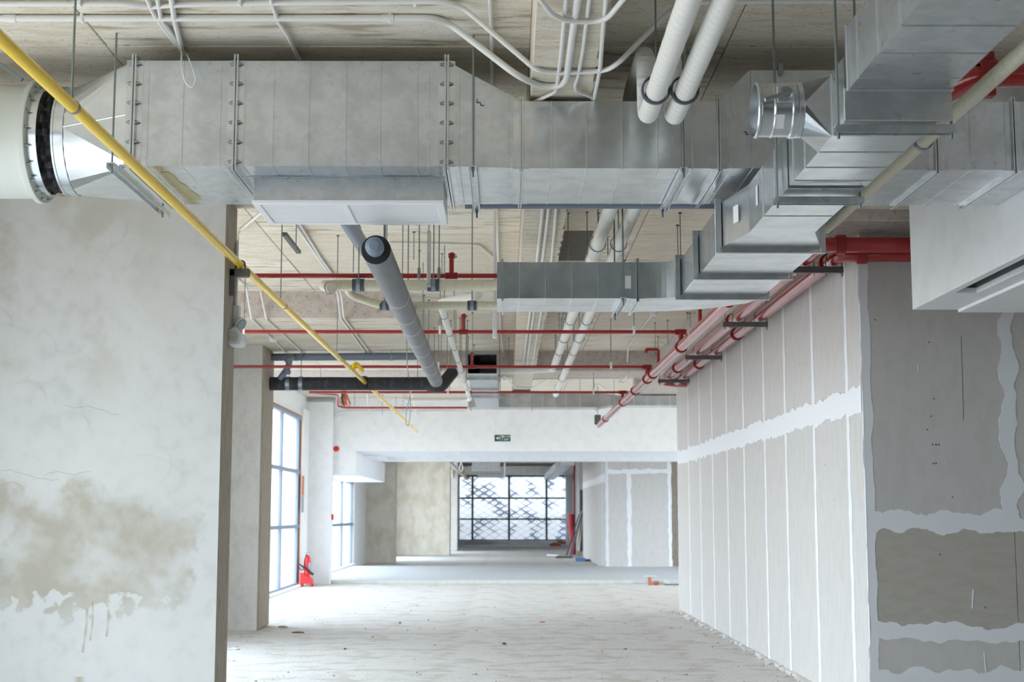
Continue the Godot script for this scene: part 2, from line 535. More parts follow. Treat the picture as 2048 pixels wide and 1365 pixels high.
func build_structure() -> void:
	# floor
	var f := structure("floor", "bare dusty grey concrete floor with rough uneven screed")
	part(f, "slab", boxed(V(-4.25, -0.3, -16), V(9, 0, 68)), M.floor)
	part(f, "raised_screed", boxed(V(-4.2, 0, 29.3), V(8.9, 0.075, 37.5), 0.01), M.screed, "smooth raised strip of pale screed")
	part(f, "screed_edge", boxed(V(-3.5, 0, 29.285), V(2.6, 0.074, 29.302), 0.006), M.column, "rough broken edge of the raised screed")
	# irregular crust of screed along the foot of the plasterboard wall
	var crust := MB.new()
	var R := RandomNumberGenerator.new()
	R.seed = 4
	var d := 10.0
	while d < 21.0:
		var l := R.randf_range(0.15, 0.4)
		var w := R.randf_range(0.03, 0.13)
		var hgt := R.randf_range(0.01, 0.035)
		crust.hull([V(2.54 - w, -0.01, d), V(2.56, -0.01, d), V(2.56, -0.01, d + l), V(2.54 - w * R.randf_range(0.4, 1.1), -0.01, d + l), V(2.54 - w * 0.4, hgt * 0.6, d + 0.03), V(2.56, hgt, d), V(2.56, hgt, d + l), V(2.54 - w * 0.3, hgt * 0.7, d + l - 0.03)])
		d += l * 0.8
	part(f, "screed_crust", crust, M.floor)

	# ceiling: slab, cast in panels
	var c := structure("ceiling", "exposed beige concrete slab showing the joints of its plywood formwork")
	part(c, "slab", boxed(V(-4.3, SLAB + 0.012, -16), V(9, SLAB + 0.3, 68)), M.beam)
	var xs := [-4.25, -2.054, 0.13, 0.44, 1.14, 3.35, 5.6]
	for col in xs.size() - 1:
		if col == 2: continue
		var z := 4.62
		var row := 0
		while z < 30.0:
			var zz := z + 1.235
			var lift := R.randf_range(0.0, 0.006)
			var m := boxed(V(xs[col] + 0.003, SLAB - 0.006 + lift, z + 0.003), V(xs[col + 1] - 0.003, SLAB + 0.02, zz - 0.003), 0.004)
			part(c, "formwork_panel", m, M.slab if (row * 3 + col * 5) % 4 < 2 else M.slab_warm)
			z = zz
			row += 1
	# dark board laid on the slab, its colour standing in for a deep recess
	part(c, "recess_form_board", boxed(P(1113, 463, SLAB - 0.01), P(1150, 522, SLAB - 0.01) + Vector3(0.09, 0.012, 0), 0.003), M.dark_recess_board, "dark form board standing in for the depth of an open slab recess")

	var b := structure("trim_1", "narrow rough concrete strip beam running the length of the ceiling", "beam")
	var sb := MB.new()
	d = 3.5
	while d < 25.0:
		var e0 := R.randf_range(0, 0.02)
		sb.box(V(0.128, SOFFIT - R.randf_range(0, 0.006), d + 0.12), V(0.425 + e0, SLAB + 0.02, d), 0.004)
		d += 0.12
	part(b, "strip", sb, M.slab_warm)
	b = structure("trim_2", "concrete beam across the ceiling above the stained wall", "beam")
	part(b, "beam", boxed(V(-4.2, SOFFIT, 9.27), V(9, SLAB + 0.05, 9.66), 0.008), M.slab_warm)
	b = structure("trim_3", "thickened concrete drop panel around the head of the square column", "beam")
	part(b, "drop_panel", boxed(V(-4.25, SOFFIT, 15.19), V(-1.165, SLAB + 0.05, 20.7), 0.01), M.beam)
	var xx := [-4.25, -2.6, -1.165]
	for i in 2:
		for j in 5:
			part(b, "formwork_panel", boxed(V(xx[i] + 0.003, SOFFIT - 0.005, 15.2 + j * 1.1), V(xx[i + 1] - 0.003, SOFFIT + 0.02, 16.297 + j * 1.1), 0.003), M.slab if (i + j) % 2 else M.slab_warm)
	b = structure("trim_4", "concrete beam crossing the ceiling near the exit sign duct", "beam")
	part(b, "beam", boxed(V(-4.25, SOFFIT, 20.81), V(9, SLAB + 0.05, 21.9), 0.01), M.beam)
	b = structure("trim_5", "long concrete edge beam above the plasterboard wall", "beam")
	part(b, "beam", boxed(V(2.26, 3.42, 9.66), V(3.0, SLAB + 0.05, 25.0), 0.01), M.beam)

	# stained wall and its raw edge
	var w1 := structure("wall_west", "trowelled grey plaster wall with a brown damp stained band")
	var st := stained_wall_texture()
	var sm := mat("stained_plaster", Color.WHITE, 0.88, 0.0, st, Vector3.ONE, false)
	sm.texture_repeat = false
	var face := MB.new()
	face.quad(V(-4.41, 0, 9.262), V(-1.85, 0, 9.262), V(-1.85, SOFFIT, 9.262), V(-4.41, SOFFIT, 9.262))
	face.uv = PackedVector2Array([Vector2(0, 1), Vector2(1, 1), Vector2(1, 0), Vector2(0, 0)])
	part(w1, "plaster_coat", face, sm)
	part(w1, "wall_core", boxed(V(-4.41, 0, 9.264), V(-1.85, SOFFIT, 9.66), 0.006), M.raw_side, "raw form-cast concrete edge")
	# square column
	var col := structure("wall_column", "square concrete column with smooth plastered front", "column")
	part(col, "plaster_coat", boxed(V(-4.0, 0, 17.6), V(-3.02, SOFFIT, 17.62), 0.003), M.column)
	part(col, "column_core", boxed(V(-4.0, 0, 17.62), V(-3.0, SOFFIT, 18.4), 0.02), M.raw_side)

	# plasterboard wall beside the red pipes
	var g := structure("wall_east", "plasterboard wall with white taped joints beside the red pipes")
	part(g, "wall_core", boxed(V(2.565, 0, 10.115), V(6.0, 3.42, 21.05)), M.gypsum)
	var js := [10.1, 10.55, 11.72, 12.9, 13.95, 15.17, 16.32, 17.47, 18.62, 19.76, 21.06]
	for i in js.size() - 1:
		for yy in [[0.02, 2.222], [2.226, 3.3]]:
			part(g, "plasterboard", boxed(V(2.55, yy[0], js[i] + 0.002), V(2.563, yy[1], js[i + 1] - 0.002), 0.002), M.gypsum)
	for i in range(1, js.size() - 1):
		part(g, "taped_joint", ragged(V(2.55, 0.02, js[i]), V(2.55, 3.3, js[i]), 0.085, Vector3.LEFT, 20 + i, 0.28), M.putty)
	part(g, "taped_joint", ragged(V(2.55, 2.225, 10.12), V(2.55, 2.225, 21.05), 0.19, Vector3.LEFT, 60, 0.22, 0.004), M.putty)
	part(g, "taped_joint", ragged(V(2.55, 0.0, 21.03), V(2.55, 3.3, 21.03), 0.05, Vector3.LEFT, 61, 0.2), M.putty)
	var fx := [2.555, 3.595, 4.8, 6.0]
	for i in 3:
		for yy in [[0.0, 0.285, 0], [0.29, 0.583, 0], [0.587, 1.345, 1], [1.349, 3.42, 0]]:
			part(g, "plasterboard", boxed(V(fx[i] + 0.002, yy[0], 10.1), V(fx[i + 1] - 0.002, yy[1], 10.114), 0.002), M.gypsum_worn if yy[2] else M.gypsum)
	var fz := Vector3(0, 0, 1)
	part(g, "taped_joint", ragged(V(2.58, 0.0, 10.1), V(2.58, 3.3, 10.1), 0.062, fz, 70, 0.35), M.putty)
	part(g, "taped_joint", ragged(V(2.56, 1.347, 10.1), V(4.2, 1.347, 10.1), 0.13, fz, 71, 0.55), M.putty)
	part(g, "taped_joint", ragged(V(2.56, 0.60, 10.1), V(4.2, 0.55, 10.1), 0.105, fz, 72, 0.5), M.putty)
	part(g, "taped_joint", ragged(V(2.56, 0.27, 10.1), V(4.2, 0.27, 10.1), 0.12, fz, 73, 0.5), M.putty)
	part(g, "taped_joint", ragged(V(3.585, 1.36, 10.1), V(3.60, 3.4, 10.1), 0.115, fz, 74, 0.5), M.putty)
	part(g, "corner_bead", boxed(V(2.546, 0.0, 10.096), V(2.556, 3.3, 10.112), 0.003), M.putty)
	var screw := MB.new()
	screw.lathe([[0.0, 0.0015], [0.006, 0.0015], [0.006, 0.0]], Vector3.ZERO, fz, 8)
	var sm2 := screw.mesh(Vector3.ZERO)
	for s in [[1868, 798], [1862, 833], [1855, 860], [1872, 890], [1878, 890], [1865, 890], [1872, 927], [1866, 928], [1858, 685], [1750, 640], [1970, 1216], [1880, 1110], [1905, 995]]:
		same(g, "screw_head", sm2, M.dark_steel, D(s[0], s[1], 10.0985))
	var pencil := MB.new()
	pencil.bar(D(1922, 672, 10.098), D(1927, 842, 10.098), 0.003, 0.001)
	part(g, "pencil_line", pencil, M.dark_steel)
	for s in [[1946, 1180, 1944, 1218, 0.010], [1968, 1305, 1972, 1352, 0.008], [1836, 730, 1837, 742, 0.009]]:
		part(g, "putty_smear", ragged(D(s[0], s[1], 10.1), D(s[2], s[3], 10.1), s[4], fz, int(s[0]), 0.4), M.putty)
	for s in [[1980, 555], [1668, 1000], [1480, 720], [1510, 890], [1600, 730], [1555, 660], [1640, 620], [1650, 930], [1420, 850]]:
		var r := look(s[0], s[1])
		var tp := EYE + r * (2.549 / r.x)
		if tp.z < -10.2 and tp.z > -21.0: same(g, "screw_head", sm2, M.dark_steel, tp, Basis(Vector3.UP, -PI / 2))

	# dropped ceiling with the slot diffuser
	var k := structure("ceiling_dropped", "white plasterboard dropped ceiling edge with a dark linear slot", "ceiling")
	part(k, "fascia", boxed(V(2.753, 2.775, 3.0), V(2.79, SLAB, 9.5), 0.003), M.white_plaster)
	part(k, "end_board", boxed(V(2.79, 2.812, 9.46), V(8.95, SLAB, 9.5), 0.003), M.white_plaster)
	part(k, "soffit_strip", boxed(V(2.79, 2.776, 8.77), V(3.06, 2.811, 9.5), 0.002), M.white_plaster)
	part(k, "soffit_strip", boxed(V(2.79, 2.776, 3.0), V(2.81, 2.81, 8.77), 0.002), M.white_plaster)
	part(k, "soffit_strip", boxed(V(2.945, 2.775, 3.0), V(3.06, 2.81, 8.77), 0.002), M.white_plaster)
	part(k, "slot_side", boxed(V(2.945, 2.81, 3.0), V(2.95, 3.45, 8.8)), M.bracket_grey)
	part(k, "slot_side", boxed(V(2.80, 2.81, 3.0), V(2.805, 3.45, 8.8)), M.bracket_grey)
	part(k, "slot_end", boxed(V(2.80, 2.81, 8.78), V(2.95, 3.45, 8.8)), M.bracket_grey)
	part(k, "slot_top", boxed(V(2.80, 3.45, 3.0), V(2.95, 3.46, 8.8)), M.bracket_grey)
	part(k, "stepped_band", boxed(V(3.06, 2.757, 3.0), V(3.8, 2.85, 9.5), 0.003), M.white_plaster)
	part(k, "ceiling_board", boxed(V(3.8, 2.775, 3.0), V(8.95, 2.81, 9.5)), M.white_plaster)

	# bulkhead with the exit sign in front
	k = structure("wall_bulkhead", "white bulkhead across the room above the wide opening", "wall")
	part(k, "face", boxed(V(-3.53, 2.70, 29.4), V(8.95, SLAB, 29.55), 0.004), M.white_plaster)
	part(k, "face_end", boxed(V(-4.1, 2.22, 29.4), V(-3.07, 2.702, 36.5), 0.01), M.white_plaster)
	part(k, "soffit", boxed(V(-4.1, 2.704, 29.55), V(8.95, 2.76, 31.2)), M.white_plaster)
	part(k, "cove_trim", boxed(V(-2.75, 2.68, 31.2), V(8.95, 2.76, 31.5), 0.01), M.white_plaster)
	part(k, "cove_back", boxed(V(-2.75, 2.9, 31.4), V(8.95, 2.95, 33.6)), M.white_plaster)
	part(k, "cove_trim", boxed(V(-3.6, 2.645, 33.4), V(8.95, 2.95, 33.8), 0.01), M.white_plaster)
	part(k, "cove_side", boxed(V(-4.1, 2.665, 31.2), V(-2.75, 2.76, 33.8), 0.01), M.white_plaster)
	part(k, "upstand", boxed(V(-4.1, 2.95, 33.7), V(8.95, SLAB, 33.8)), M.white_plaster)
	k = structure("wall_pilaster", "white plastered pilaster behind the red fire extinguisher", "wall")
	part(k, "pilaster", boxed(V(-4.14, 0, 29.1), V(-3.535, SOFFIT + 0.2, 29.42), 0.008), M.white_plaster)

	window_wall("window_1", "tall grey framed window wall behind the red fire extinguisher", 18.6, 28.25, [19.9, 21.95, 24.0, 26.1, 28.2], [0.05, 1.17, 2.24, 3.3], 3.34)
	window_wall("window_2", "grey framed window wall beyond the white pilaster", 30.1, 38.3, [31.6, 33.7, 35.95, 38.2], [0.09, 1.15, 2.25, 3.2], 3.25)
	k = structure("wall_facade", "white plastered wall above and around the tall windows", "wall")
	part(k, "head", boxed(V(-4.25, 3.34, 9.6), V(-4.08, SLAB, 42)), M.white_plaster)
	part(k, "reveal", boxed(V(-4.25, 0, 28.32), V(-4.0, 3.5, 29.1), 0.006), M.white_plaster)
	part(k, "reveal", boxed(V(-4.25, 0, 29.4), V(-4.08, 3.5, 30.1), 0.006), M.white_plaster)
	part(k, "reveal", boxed(V(-4.25, 0, 38.3), V(-4.02, 3.5, 41.5), 0.006), M.white_plaster)
	part(k, "reveal", boxed(V(-4.25, 0, 18.3), V(-4.05, 3.5, 18.6), 0.006), M.white_plaster)
	part(k, "sill", boxed(V(-4.2, 0, 18.6), V(-3.98, 0.045, 28.6), 0.008), M.white_plaster)
	part(k, "sill", boxed(V(-4.2, 0.07, 30.1), V(-3.98, 0.12, 38.4), 0.008), M.white_plaster)
	part(k, "notice", boxed(V(-4.0, 1.75, 28.45), V(-3.996, 2.25, 28.75)), M.paper)
	# facade beside and behind the camera: posts, and unseen piers added to limit daylight
	k = structure("wall_posts", "grey posts of the open facade bays with added piers limiting daylight", "wall")
	part(k, "added_pier", boxed(V(-4.3, 0, 7.9), V(-4.08, SLAB, 9.27), 0.01), M.column)
	part(k, "added_pier", boxed(V(-4.3, 0, 15.2), V(-4.08, SLAB, 18.3), 0.01), M.column)
	part(k, "added_pier", boxed(V(-4.3, 0, -16), V(-4.08, SLAB, 1.2), 0.01), M.column)
	for z in [3.0, 5.4]:
		part(k, "post", boxed(V(-4.2, 0, z), V(-4.08, SLAB, z + 0.15), 0.01), M.frame_blue)
	for z in [11.6, 13.4]:
		part(k, "post", boxed(V(-4.2, 0, z), V(-4.12, SLAB, z + 0.08), 0.01), M.frame_blue)
	part(k, "facade_head", boxed(V(-4.25, 3.34, -1.0), V(-4.08, SLAB, 9.27)), M.white_plaster)
	k = structure("wall_rear_added", "unseen plain wall added at the near end to dim frontal light", "wall")  # unseen end wall, closed and set far back to dim frontal light
	part(k, "wall", boxed(V(-4.3, 0, -16.2), V(9.1, SLAB, -16)), M.column)
	k = structure("wall_outer_added", "plain outer wall added beyond the bulkhead to hold back daylight", "wall")  # unseen wall lengths added to hold down light at the far end
	part(k, "wall", boxed(V(-4.3, 0, 41.9), V(-4.1, SLAB, 44.0)), M.column)
	part(k, "wall", boxed(V(-4.3, 0, 48.0), V(-4.1, SLAB, 52)), M.column)
	part(k, "wall", boxed(V(-4.3, 0, 56.2), V(-4.1, SLAB, 67.6)), M.column)
	k = structure("wall_far_side", "plain wall closing the side of the floor", "wall")
	part(k, "wall", boxed(V(8.9, 0, -16), V(9.1, SLAB, 21.5)), M.column)
	part(k, "wall", boxed(V(8.9, 0, 36), V(9.1, SLAB, 68)), M.column)
	for z in [24.5, 27.5, 30.5, 33.5]:
		part(k, "post", boxed(V(8.95, 0, z), V(9.05, SLAB, z + 0.1), 0.01), M.frame_blue)

	# rooms beyond the bulkhead
	k = structure("wall_beyond_1", "dirty beige plaster wall end just beyond the bulkhead", "wall")
	part(k, "wall", boxed(V(-4.3, 0, 41.4), V(-3.165, SLAB, 41.9), 0.02), M.dirty_plaster)
	k = structure("wall_beyond_2", "dirty beige plaster wall with streaks, further down the floor", "wall")
	part(k, "wall", boxed(V(-4.3, 0, 49.46), V(-1.89, SLAB, 50.0), 0.02), M.dirty_plaster)
	k = structure("wall_beyond_3", "grey concrete column beside the patterned glazing", "column")
	part(k, "column", boxed(V(-3.2, 0, 55.5), V(-1.83, SLAB, 56.2), 0.02), M.column)
	part(k, "column", boxed(V(-3.2, 0, 62.0), V(-2.0, SLAB, 63.0), 0.02), M.raw_side)
	g = structure("wall_beyond_4", "plasterboard block with taped joints beyond the bulkhead", "wall")
	part(g, "wall_core", boxed(V(2.60, 0, 36.92), V(4.28, SLAB, 47.6)), M.gypsum)
	var fy := [0.0, 2.5, SLAB]
	for i in 2:
		for xx2 in [[2.6, 3.2], [3.2, 4.29]]:
			part(g, "plasterboard", boxed(V(xx2[0] + 0.003, fy[i] + 0.003, 36.9), V(xx2[1] - 0.003, fy[i + 1] - 0.003, 36.918), 0.003), M.gypsum)
	part(g, "taped_joint", ragged(V(3.2, 0.08, 36.9), V(3.2, 2.5, 36.9), 0.11, fz, 81, 0.3), M.putty)
	part(g, "taped_joint", ragged(V(2.62, 2.5, 36.9), V(4.26, 2.52, 36.9), 0.11, fz, 82, 0.4), M.putty)
	part(g, "taped_joint", ragged(V(4.25, 0.08, 36.9), V(4.25, 2.9, 36.9), 0.09, fz, 83, 0.3), M.putty)
	part(g, "taped_joint", ragged(V(2.63, 0.08, 36.9), V(2.63, 2.9, 36.9), 0.07, fz, 84, 0.3), M.putty)
	d = 36.92
	while d < 47.4:
		part(g, "plasterboard", boxed(V(2.585, 0.02, d + 0.003), V(2.60, SLAB, d + 1.183), 0.003), M.gypsum)
		part(g, "taped_joint", ragged(V(2.585, 0.02, d), V(2.585, 3.6, d), 0.09, Vector3.LEFT, int(d), 0.25), M.putty)
		d += 1.186
	part(g, "taped_joint", ragged(V(2.585, 2.35, 36.95), V(2.585, 2.35, 47.5), 0.2, Vector3.LEFT, 85, 0.3), M.putty)
	k = structure("wall_beyond_5", "bare passage wall beside the plasterboard block", "wall")
	part(k, "wall", boxed(V(4.29, 0, 39.5), V(9, SLAB, 40.0)), M.raw_side)
	k = structure("wall_beyond_6", "white wall ending at the patterned glazing", "wall")
	part(k, "wall", boxed(V(2.86, 0, 55.5), V(3.1, SLAB, 67.6)), M.white_plaster)
	part(k, "return", boxed(V(2.86, 0, 55.4), V(4.0, SLAB, 55.6)), M.white_plaster)
	k = structure("door_1", "grey door in the white wall near the patterned glazing", "door")
	part(k, "leaf", boxed(V(2.9, 0, 55.3), V(3.75, 2.35, 55.4), 0.01), M.dark_steel)
	k = structure("wall_end", "far facade wall around the patterned glazing", "wall")
	part(k, "sill", boxed(V(-4.3, 0, 67.4), V(9, 0.2, 67.8), 0.01), M.white_plaster)
	part(k, "head", boxed(V(-4.3, 3.22, 67.5), V(9, SLAB, 67.8)), M.beam)
	part(k, "return", boxed(V(-4.3, 0, 67.5), V(-2.45, SLAB, 67.8)), M.column)
	part(k, "return", boxed(V(3.0, 0, 67.5), V(9, SLAB, 67.8)), M.column)
	far_glazing()

func window_wall(called: String, label: String, d0: float, d1: float, posts: Array, rails: Array, top: float) -> void:
	var w := structure(called, label, "window")
	var x := -4.1
	for p in posts:
		part(w, "mullion", boxed(V(x - 0.03, 0.04, p - 0.06), V(x + 0.03, top, p + 0.06), 0.006), M.frame_blue)
	for r in rails:
		part(w, "transom", boxed(V(x - 0.05, r - 0.035, d0), V(x + 0.05, r + 0.035, d1), 0.006), M.frame_blue)
	part(w, "seal_strip", boxed(V(x + 0.0, 0.05, d1 + 0.002), V(x + 0.06, top, d1 + 0.03)), M.rust_seal)
	part(w, "seal_strip", boxed(V(x + 0.0, top - 0.01, d0), V(x + 0.06, top + 0.012, d1)), M.rust_seal)
	var edges: Array = [d0] + posts
	for i in edges.size() - 1:
		for j in rails.size() - 1:
			var q := MB.new()
			q.quad(V(x, rails[j] + 0.03, edges[i] + 0.05), V(x, rails[j] + 0.03, edges[i + 1] - 0.05), V(x, rails[j + 1] - 0.03, edges[i + 1] - 0.05), V(x, rails[j + 1] - 0.03, edges[i] + 0.05))
			part(w, "pane", q, M.glass)

func far_glazing() -> void:
	# printed diamond pattern on the panes of the end glazing
	var W := 1400
	var Hh := 840
	var im := Image.create(W, Hh, false, Image.FORMAT_RGBA8)
	var f := FastNoiseLite.new()
	f.seed = 12
	f.frequency = 0.0035
	f.fractal_octaves = 2
	var x0 := -2.45
	var y0 := 0.2
	for j in Hh:
		var y := y0 + (Hh - 1 - j) / float(Hh) * 3.0
		for i in W:
			var x := x0 + i / float(W) * 5.45
			var u := x / 0.5
			var v := y / 0.30
			var a := absf(fposmod(u + v, 1.0) - 0.5) * 2.0
			var b := absf(fposmod(u - v, 1.0) - 0.5) * 2.0
			var dd := 1.0 - maxf(a, b)              # 0 on the lattice lines
			var cu := fposmod(u + v, 1.0) - 0.5
			var cv := fposmod(u - v, 1.0) - 0.5
			var n := f.get_noise_2d(i, j)
			var weight := clampf(0.11 + 0.5 * n, 0.06, 0.45)
			var al := smoothstep(weight + 0.03, weight - 0.03, dd)
			# mark in the middle of each diamond
			var mx := absf(cu + cv); var my := absf(cu - cv)
			var rad := 0.05 + 0.2 * maxf(n, 0.0)
			al = maxf(al, 1.0 - smoothstep(0.7 * rad, rad, mx + my))
			if mx < 0.02 + 0.05 * maxf(n, 0.0) and n > 0.05: al = maxf(al, 0.95)
			im.set_pixel(i, j, Color(0.93, 0.95, 0.97, 0.86).lerp(Color(0.50, 0.63, 0.80, 0.97), al * clampf(0.85 + 0.5 * n, 0.65, 1.0)))
	var m := StandardMaterial3D.new()
	m.resource_name = "printed_glass"
	m.albedo_texture = ImageTexture.create_from_image(im)
	m.roughness = 0.3
	m.transparency = BaseMaterial3D.TRANSPARENCY_ALPHA
	m.backlight_enabled = true
	m.backlight = Color(0.20, 0.24, 0.28)
	var w := structure("window_3", "wide end window with a blue diamond pattern printed on its panes", "window")
	var xs := [-2.45, -1.533, 0.19, 1.958, 3.0]
	var ys := [0.2, 1.19, 2.173, 3.21]
	var z := 67.62
	for i in 4:
		for j in 3:
			var q := MB.new()
			q.quad(V(xs[i], ys[j], z), V(xs[i + 1], ys[j], z), V(xs[i + 1], ys[j + 1], z), V(xs[i], ys[j + 1], z))
			var u0 = (xs[i] - x0) / 5.45; var u1 = (xs[i + 1] - x0) / 5.45
			var v0 = 1.0 - (ys[j] - y0) / 3.01; var v1 = 1.0 - (ys[j + 1] - y0) / 3.01
			q.uv = PackedVector2Array([Vector2(u0, v0), Vector2(u1, v0), Vector2(u1, v1), Vector2(u0, v1)])
			part(w, "pane", q, m)
	for x in xs: part(w, "mullion", boxed(V(x - 0.045, 0.19, z - 0.08), V(x + 0.045, 3.24, z + 0.06), 0.006), M.teal_frame)
	for y in ys: part(w, "transom", boxed(V(-2.45, y - 0.035, z - 0.07), V(3.0, y + 0.035, z + 0.05), 0.006), M.teal_frame)

# ---------------------------------------------------------------- air ducts
var bolt_mesh: ArrayMesh
var nut_mesh: ArrayMesh

func make_small_meshes() -> void:
	var b := MB.new()
	b.lathe([[0.0, 0.012], [0.007, 0.012], [0.007, 0.004], [0.010, 0.004], [0.010, 0.0]], Vector3.ZERO, Vector3(0, 0, 1), 6)
	b.tube([Vector3(0, 0, 0.01), Vector3(0, 0, 0.022)], 0.004, 6)
	bolt_mesh = b.mesh(Vector3.ZERO)
	var m := MB.new()
	m.lathe([[0.004, 0.012], [0.010, 0.012], [0.010, 0.0], [0.004, 0.0]], Vector3.ZERO, Vector3.UP, 6)
	nut_mesh = m.mesh(Vector3.ZERO)

func flange(parent: Node, axis: String, at: float, a0: float, a1: float, b0: float, b1: float, w := 0.03, bolts := 0, th := 0.012) -> void:
	# angle-iron frame round a duct; axis "x": a is y, b is d; axis "d": a is x, b is y
	var m := MB.new()
	for k in [-1, 1]:
		var t0: float = at + k * th * 0.2
		var t1: float = at + k * th
		for e in [[a0 - w, a0, b0 - w, b1 + w], [a1, a1 + w, b0 - w, b1 + w], [a0, a1, b0 - w, b0], [a0, a1, b1, b1 + w]]:
			var lo := V(t0, e[0], e[2]) if axis == "x" else V(e[0], e[2], t0)
			var hi := V(t1, e[1], e[3]) if axis == "x" else V(e[1], e[3], t1)
			var q := boxed(lo, hi, 0.0015)
			_join(m, q)
		# legs lying on the duct
		var s0: float = at + k * th
		var s1: float = at + k * (th + 0.03)
		for e in [[a0 - 0.003, a0, b0, b1], [a0, a1, b0 - 0.003, b0]]:
			var lo := V(s0, e[0], e[2]) if axis == "x" else V(e[0], e[2], s0)
			var hi := V(s1, e[1], e[3]) if axis == "x" else V(e[1], e[3], s1)
			_join(m, boxed(lo, hi))
	var fr := part(parent, "flange", m, M.galvanised_bright)
	for i in bolts:
		var y := lerpf(a0 + 0.02, a1 - 0.02, float(i) / (bolts - 1))
		for k in [-1, 1]:
			same(fr, "bolt", bolt_mesh, M.steel, V(at + k * th, y, b0 - w * 0.55), Basis(Vector3.UP, k * PI / 2))

func _join(m: MB, q: MB) -> void:
	var k := m.v.size()
	m.v.append_array(q.v); m.n.append_array(q.n); m.uv.append_array(q.uv)
	for i in q.ix: m.ix.append(i + k)

func seam_x(parent: Node, x: float, y0: float, y1: float, d0: float, d1: float) -> void:
	# raised seam across the face and the underside of a duct that runs along x
	var m := boxed(V(x - 0.003, y0, d0 - 0.003), V(x + 0.003, y1, d0 + 0.01), 0.001)
	_join(m, boxed(V(x - 0.003, y0 - 0.003, d0), V(x + 0.003, y0 + 0.01, d1), 0.001))
	part(parent, "standing_seam", m, M.galvanised)

func seam_d(parent: Node, d: float, x0: float, x1: float, y0: float, y1: float) -> void:
	var m := boxed(V(x0, y0 - 0.003, d - 0.003), V(x1, y0 + 0.01, d + 0.003), 0.001)
	_join(m, boxed(V(x0 - 0.003, y0, d - 0.003), V(x0 + 0.01, y1, d + 0.003), 0.001))
	part(parent, "standing_seam", m, M.galvanised)

func sheet_hull(x0: float, y00: float, y01: float, d00: float, d01: float, x1: float, y10: float, y11: float, d10: float, d11: float) -> MB:
	var m := MB.new()
	m.hull([V(x0, y00, d00), V(x1, y10, d10), V(x1, y10, d11), V(x0, y00, d01), V(x0, y01, d00), V(x1, y11, d10), V(x1, y11, d11), V(x0, y01, d01)])
	return m

func sheet(m: MB, o: Vector3, u: Vector3, w: Vector3, out: Vector3, amp: float) -> void:
	# one panel of thin sheet metal, slightly bowed between its seams
	var n := 10
	var k := m.v.size()
	for j in n + 1:
		for i in n + 1:
			var a := float(i) / n
			var b := float(j) / n
			var h := sin(PI * a) * sin(PI * b)
			var du := PI * cos(PI * a) * sin(PI * b) * amp / u.length()
			var dw := PI * sin(PI * a) * cos(PI * b) * amp / w.length()
			m.v.append(o + u * a + w * b + out * amp * h)
			m.n.append((out - u.normalized() * du - w.normalized() * dw).normalized())
			m.uv.append(Vector2(a * u.length(), b * w.length()))
	for j in n:
		for i in n:
			var a := k + j * (n + 1) + i
			m.tri_idx(a, a + 1, a + n + 2); m.tri_idx(a, a + n + 2, a + n + 1)

func duct_x(parent: Node, x0: float, x1: float, y0: float, y1: float, d0: float, d1: float, seams: Array, amp: float, mt: Material) -> void:
	# sheet duct running along x; its face and underside bow between the seams
	var m := boxed(V(x0, y0 + 0.004, d0 + 0.004), V(x1, y1, d1))
	var e: Array = [x0] + seams + [x1]
	for i in e.size() - 1:
		var l := Vector3(e[i + 1] - e[i], 0, 0)
		sheet(m, V(e[i], y0, d0), l, Vector3(0, y1 - y0, 0), Vector3(0, 0, 1), amp * rng.randf_range(-1, 1))
		sheet(m, V(e[i], y0, d1), l, Vector3(0, 0, d1 - d0), Vector3.DOWN, amp * rng.randf_range(-1, 1))
	part(parent, "body", m, mt)
	for x in seams: seam_x(parent, x, y0, y1, d0, d1)

func duct_d(parent: Node, x0: float, x1: float, y0: float, y1: float, d0: float, d1: float, seams: Array, amp: float, mt: Material) -> void:
	var m := boxed(V(x0 + 0.004, y0 + 0.004, d0), V(x1, y1, d1))
	var e: Array = [d0] + seams + [d1]
	for i in e.size() - 1:
		var l := Vector3(0, 0, e[i + 1] - e[i])
		sheet(m, V(x0, y0, e[i + 1]), Vector3(x1 - x0, 0, 0), l, Vector3.DOWN, amp * rng.randf_range(-1, 1))
		sheet(m, V(x0, y0, e[i + 1]), l, Vector3(0, y1 - y0, 0), Vector3.LEFT, amp * rng.randf_range(-1, 1))
	part(parent, "body", m, mt)
	for d in seams: seam_d(parent, d, x0, x1, y0, y1)

func pxs(list: Array, py: float, d: float) -> Array:
	return list.map(func(px): return D(px, py, d).x)

func trapeze(label: String, x: float, y: float, d0: float, d1: float, rods: Array) -> void:
	# support channel under a duct that runs along x, hung from rods
	var t := thing("support_channel", label, "support channel", V(x, y - 0.03, (d0 + d1) / 2), "steel channels under the ceiling ducts")
	var m := boxed(V(x - 0.02, y - 0.004, d0), V(x + 0.02, y, d1), 0.001)
	_join(m, boxed(V(x - 0.02, y - 0.03, d0), V(x - 0.017, y - 0.004, d1)))
	_join(m, boxed(V(x + 0.017, y - 0.03, d0), V(x + 0.02, y - 0.004, d1)))
	part(t, "channel", m, M.galvanised)
	for r in rods:
		var q := MB.new()
		q.tube([V(x, y - 0.05, r), V(x, SLAB - 0.002, r)], 0.0055, 8)
		same(part(t, "rod", q, M.zinc_rod), "nut", nut_mesh, M.steel, V(x, y - 0.017, r))

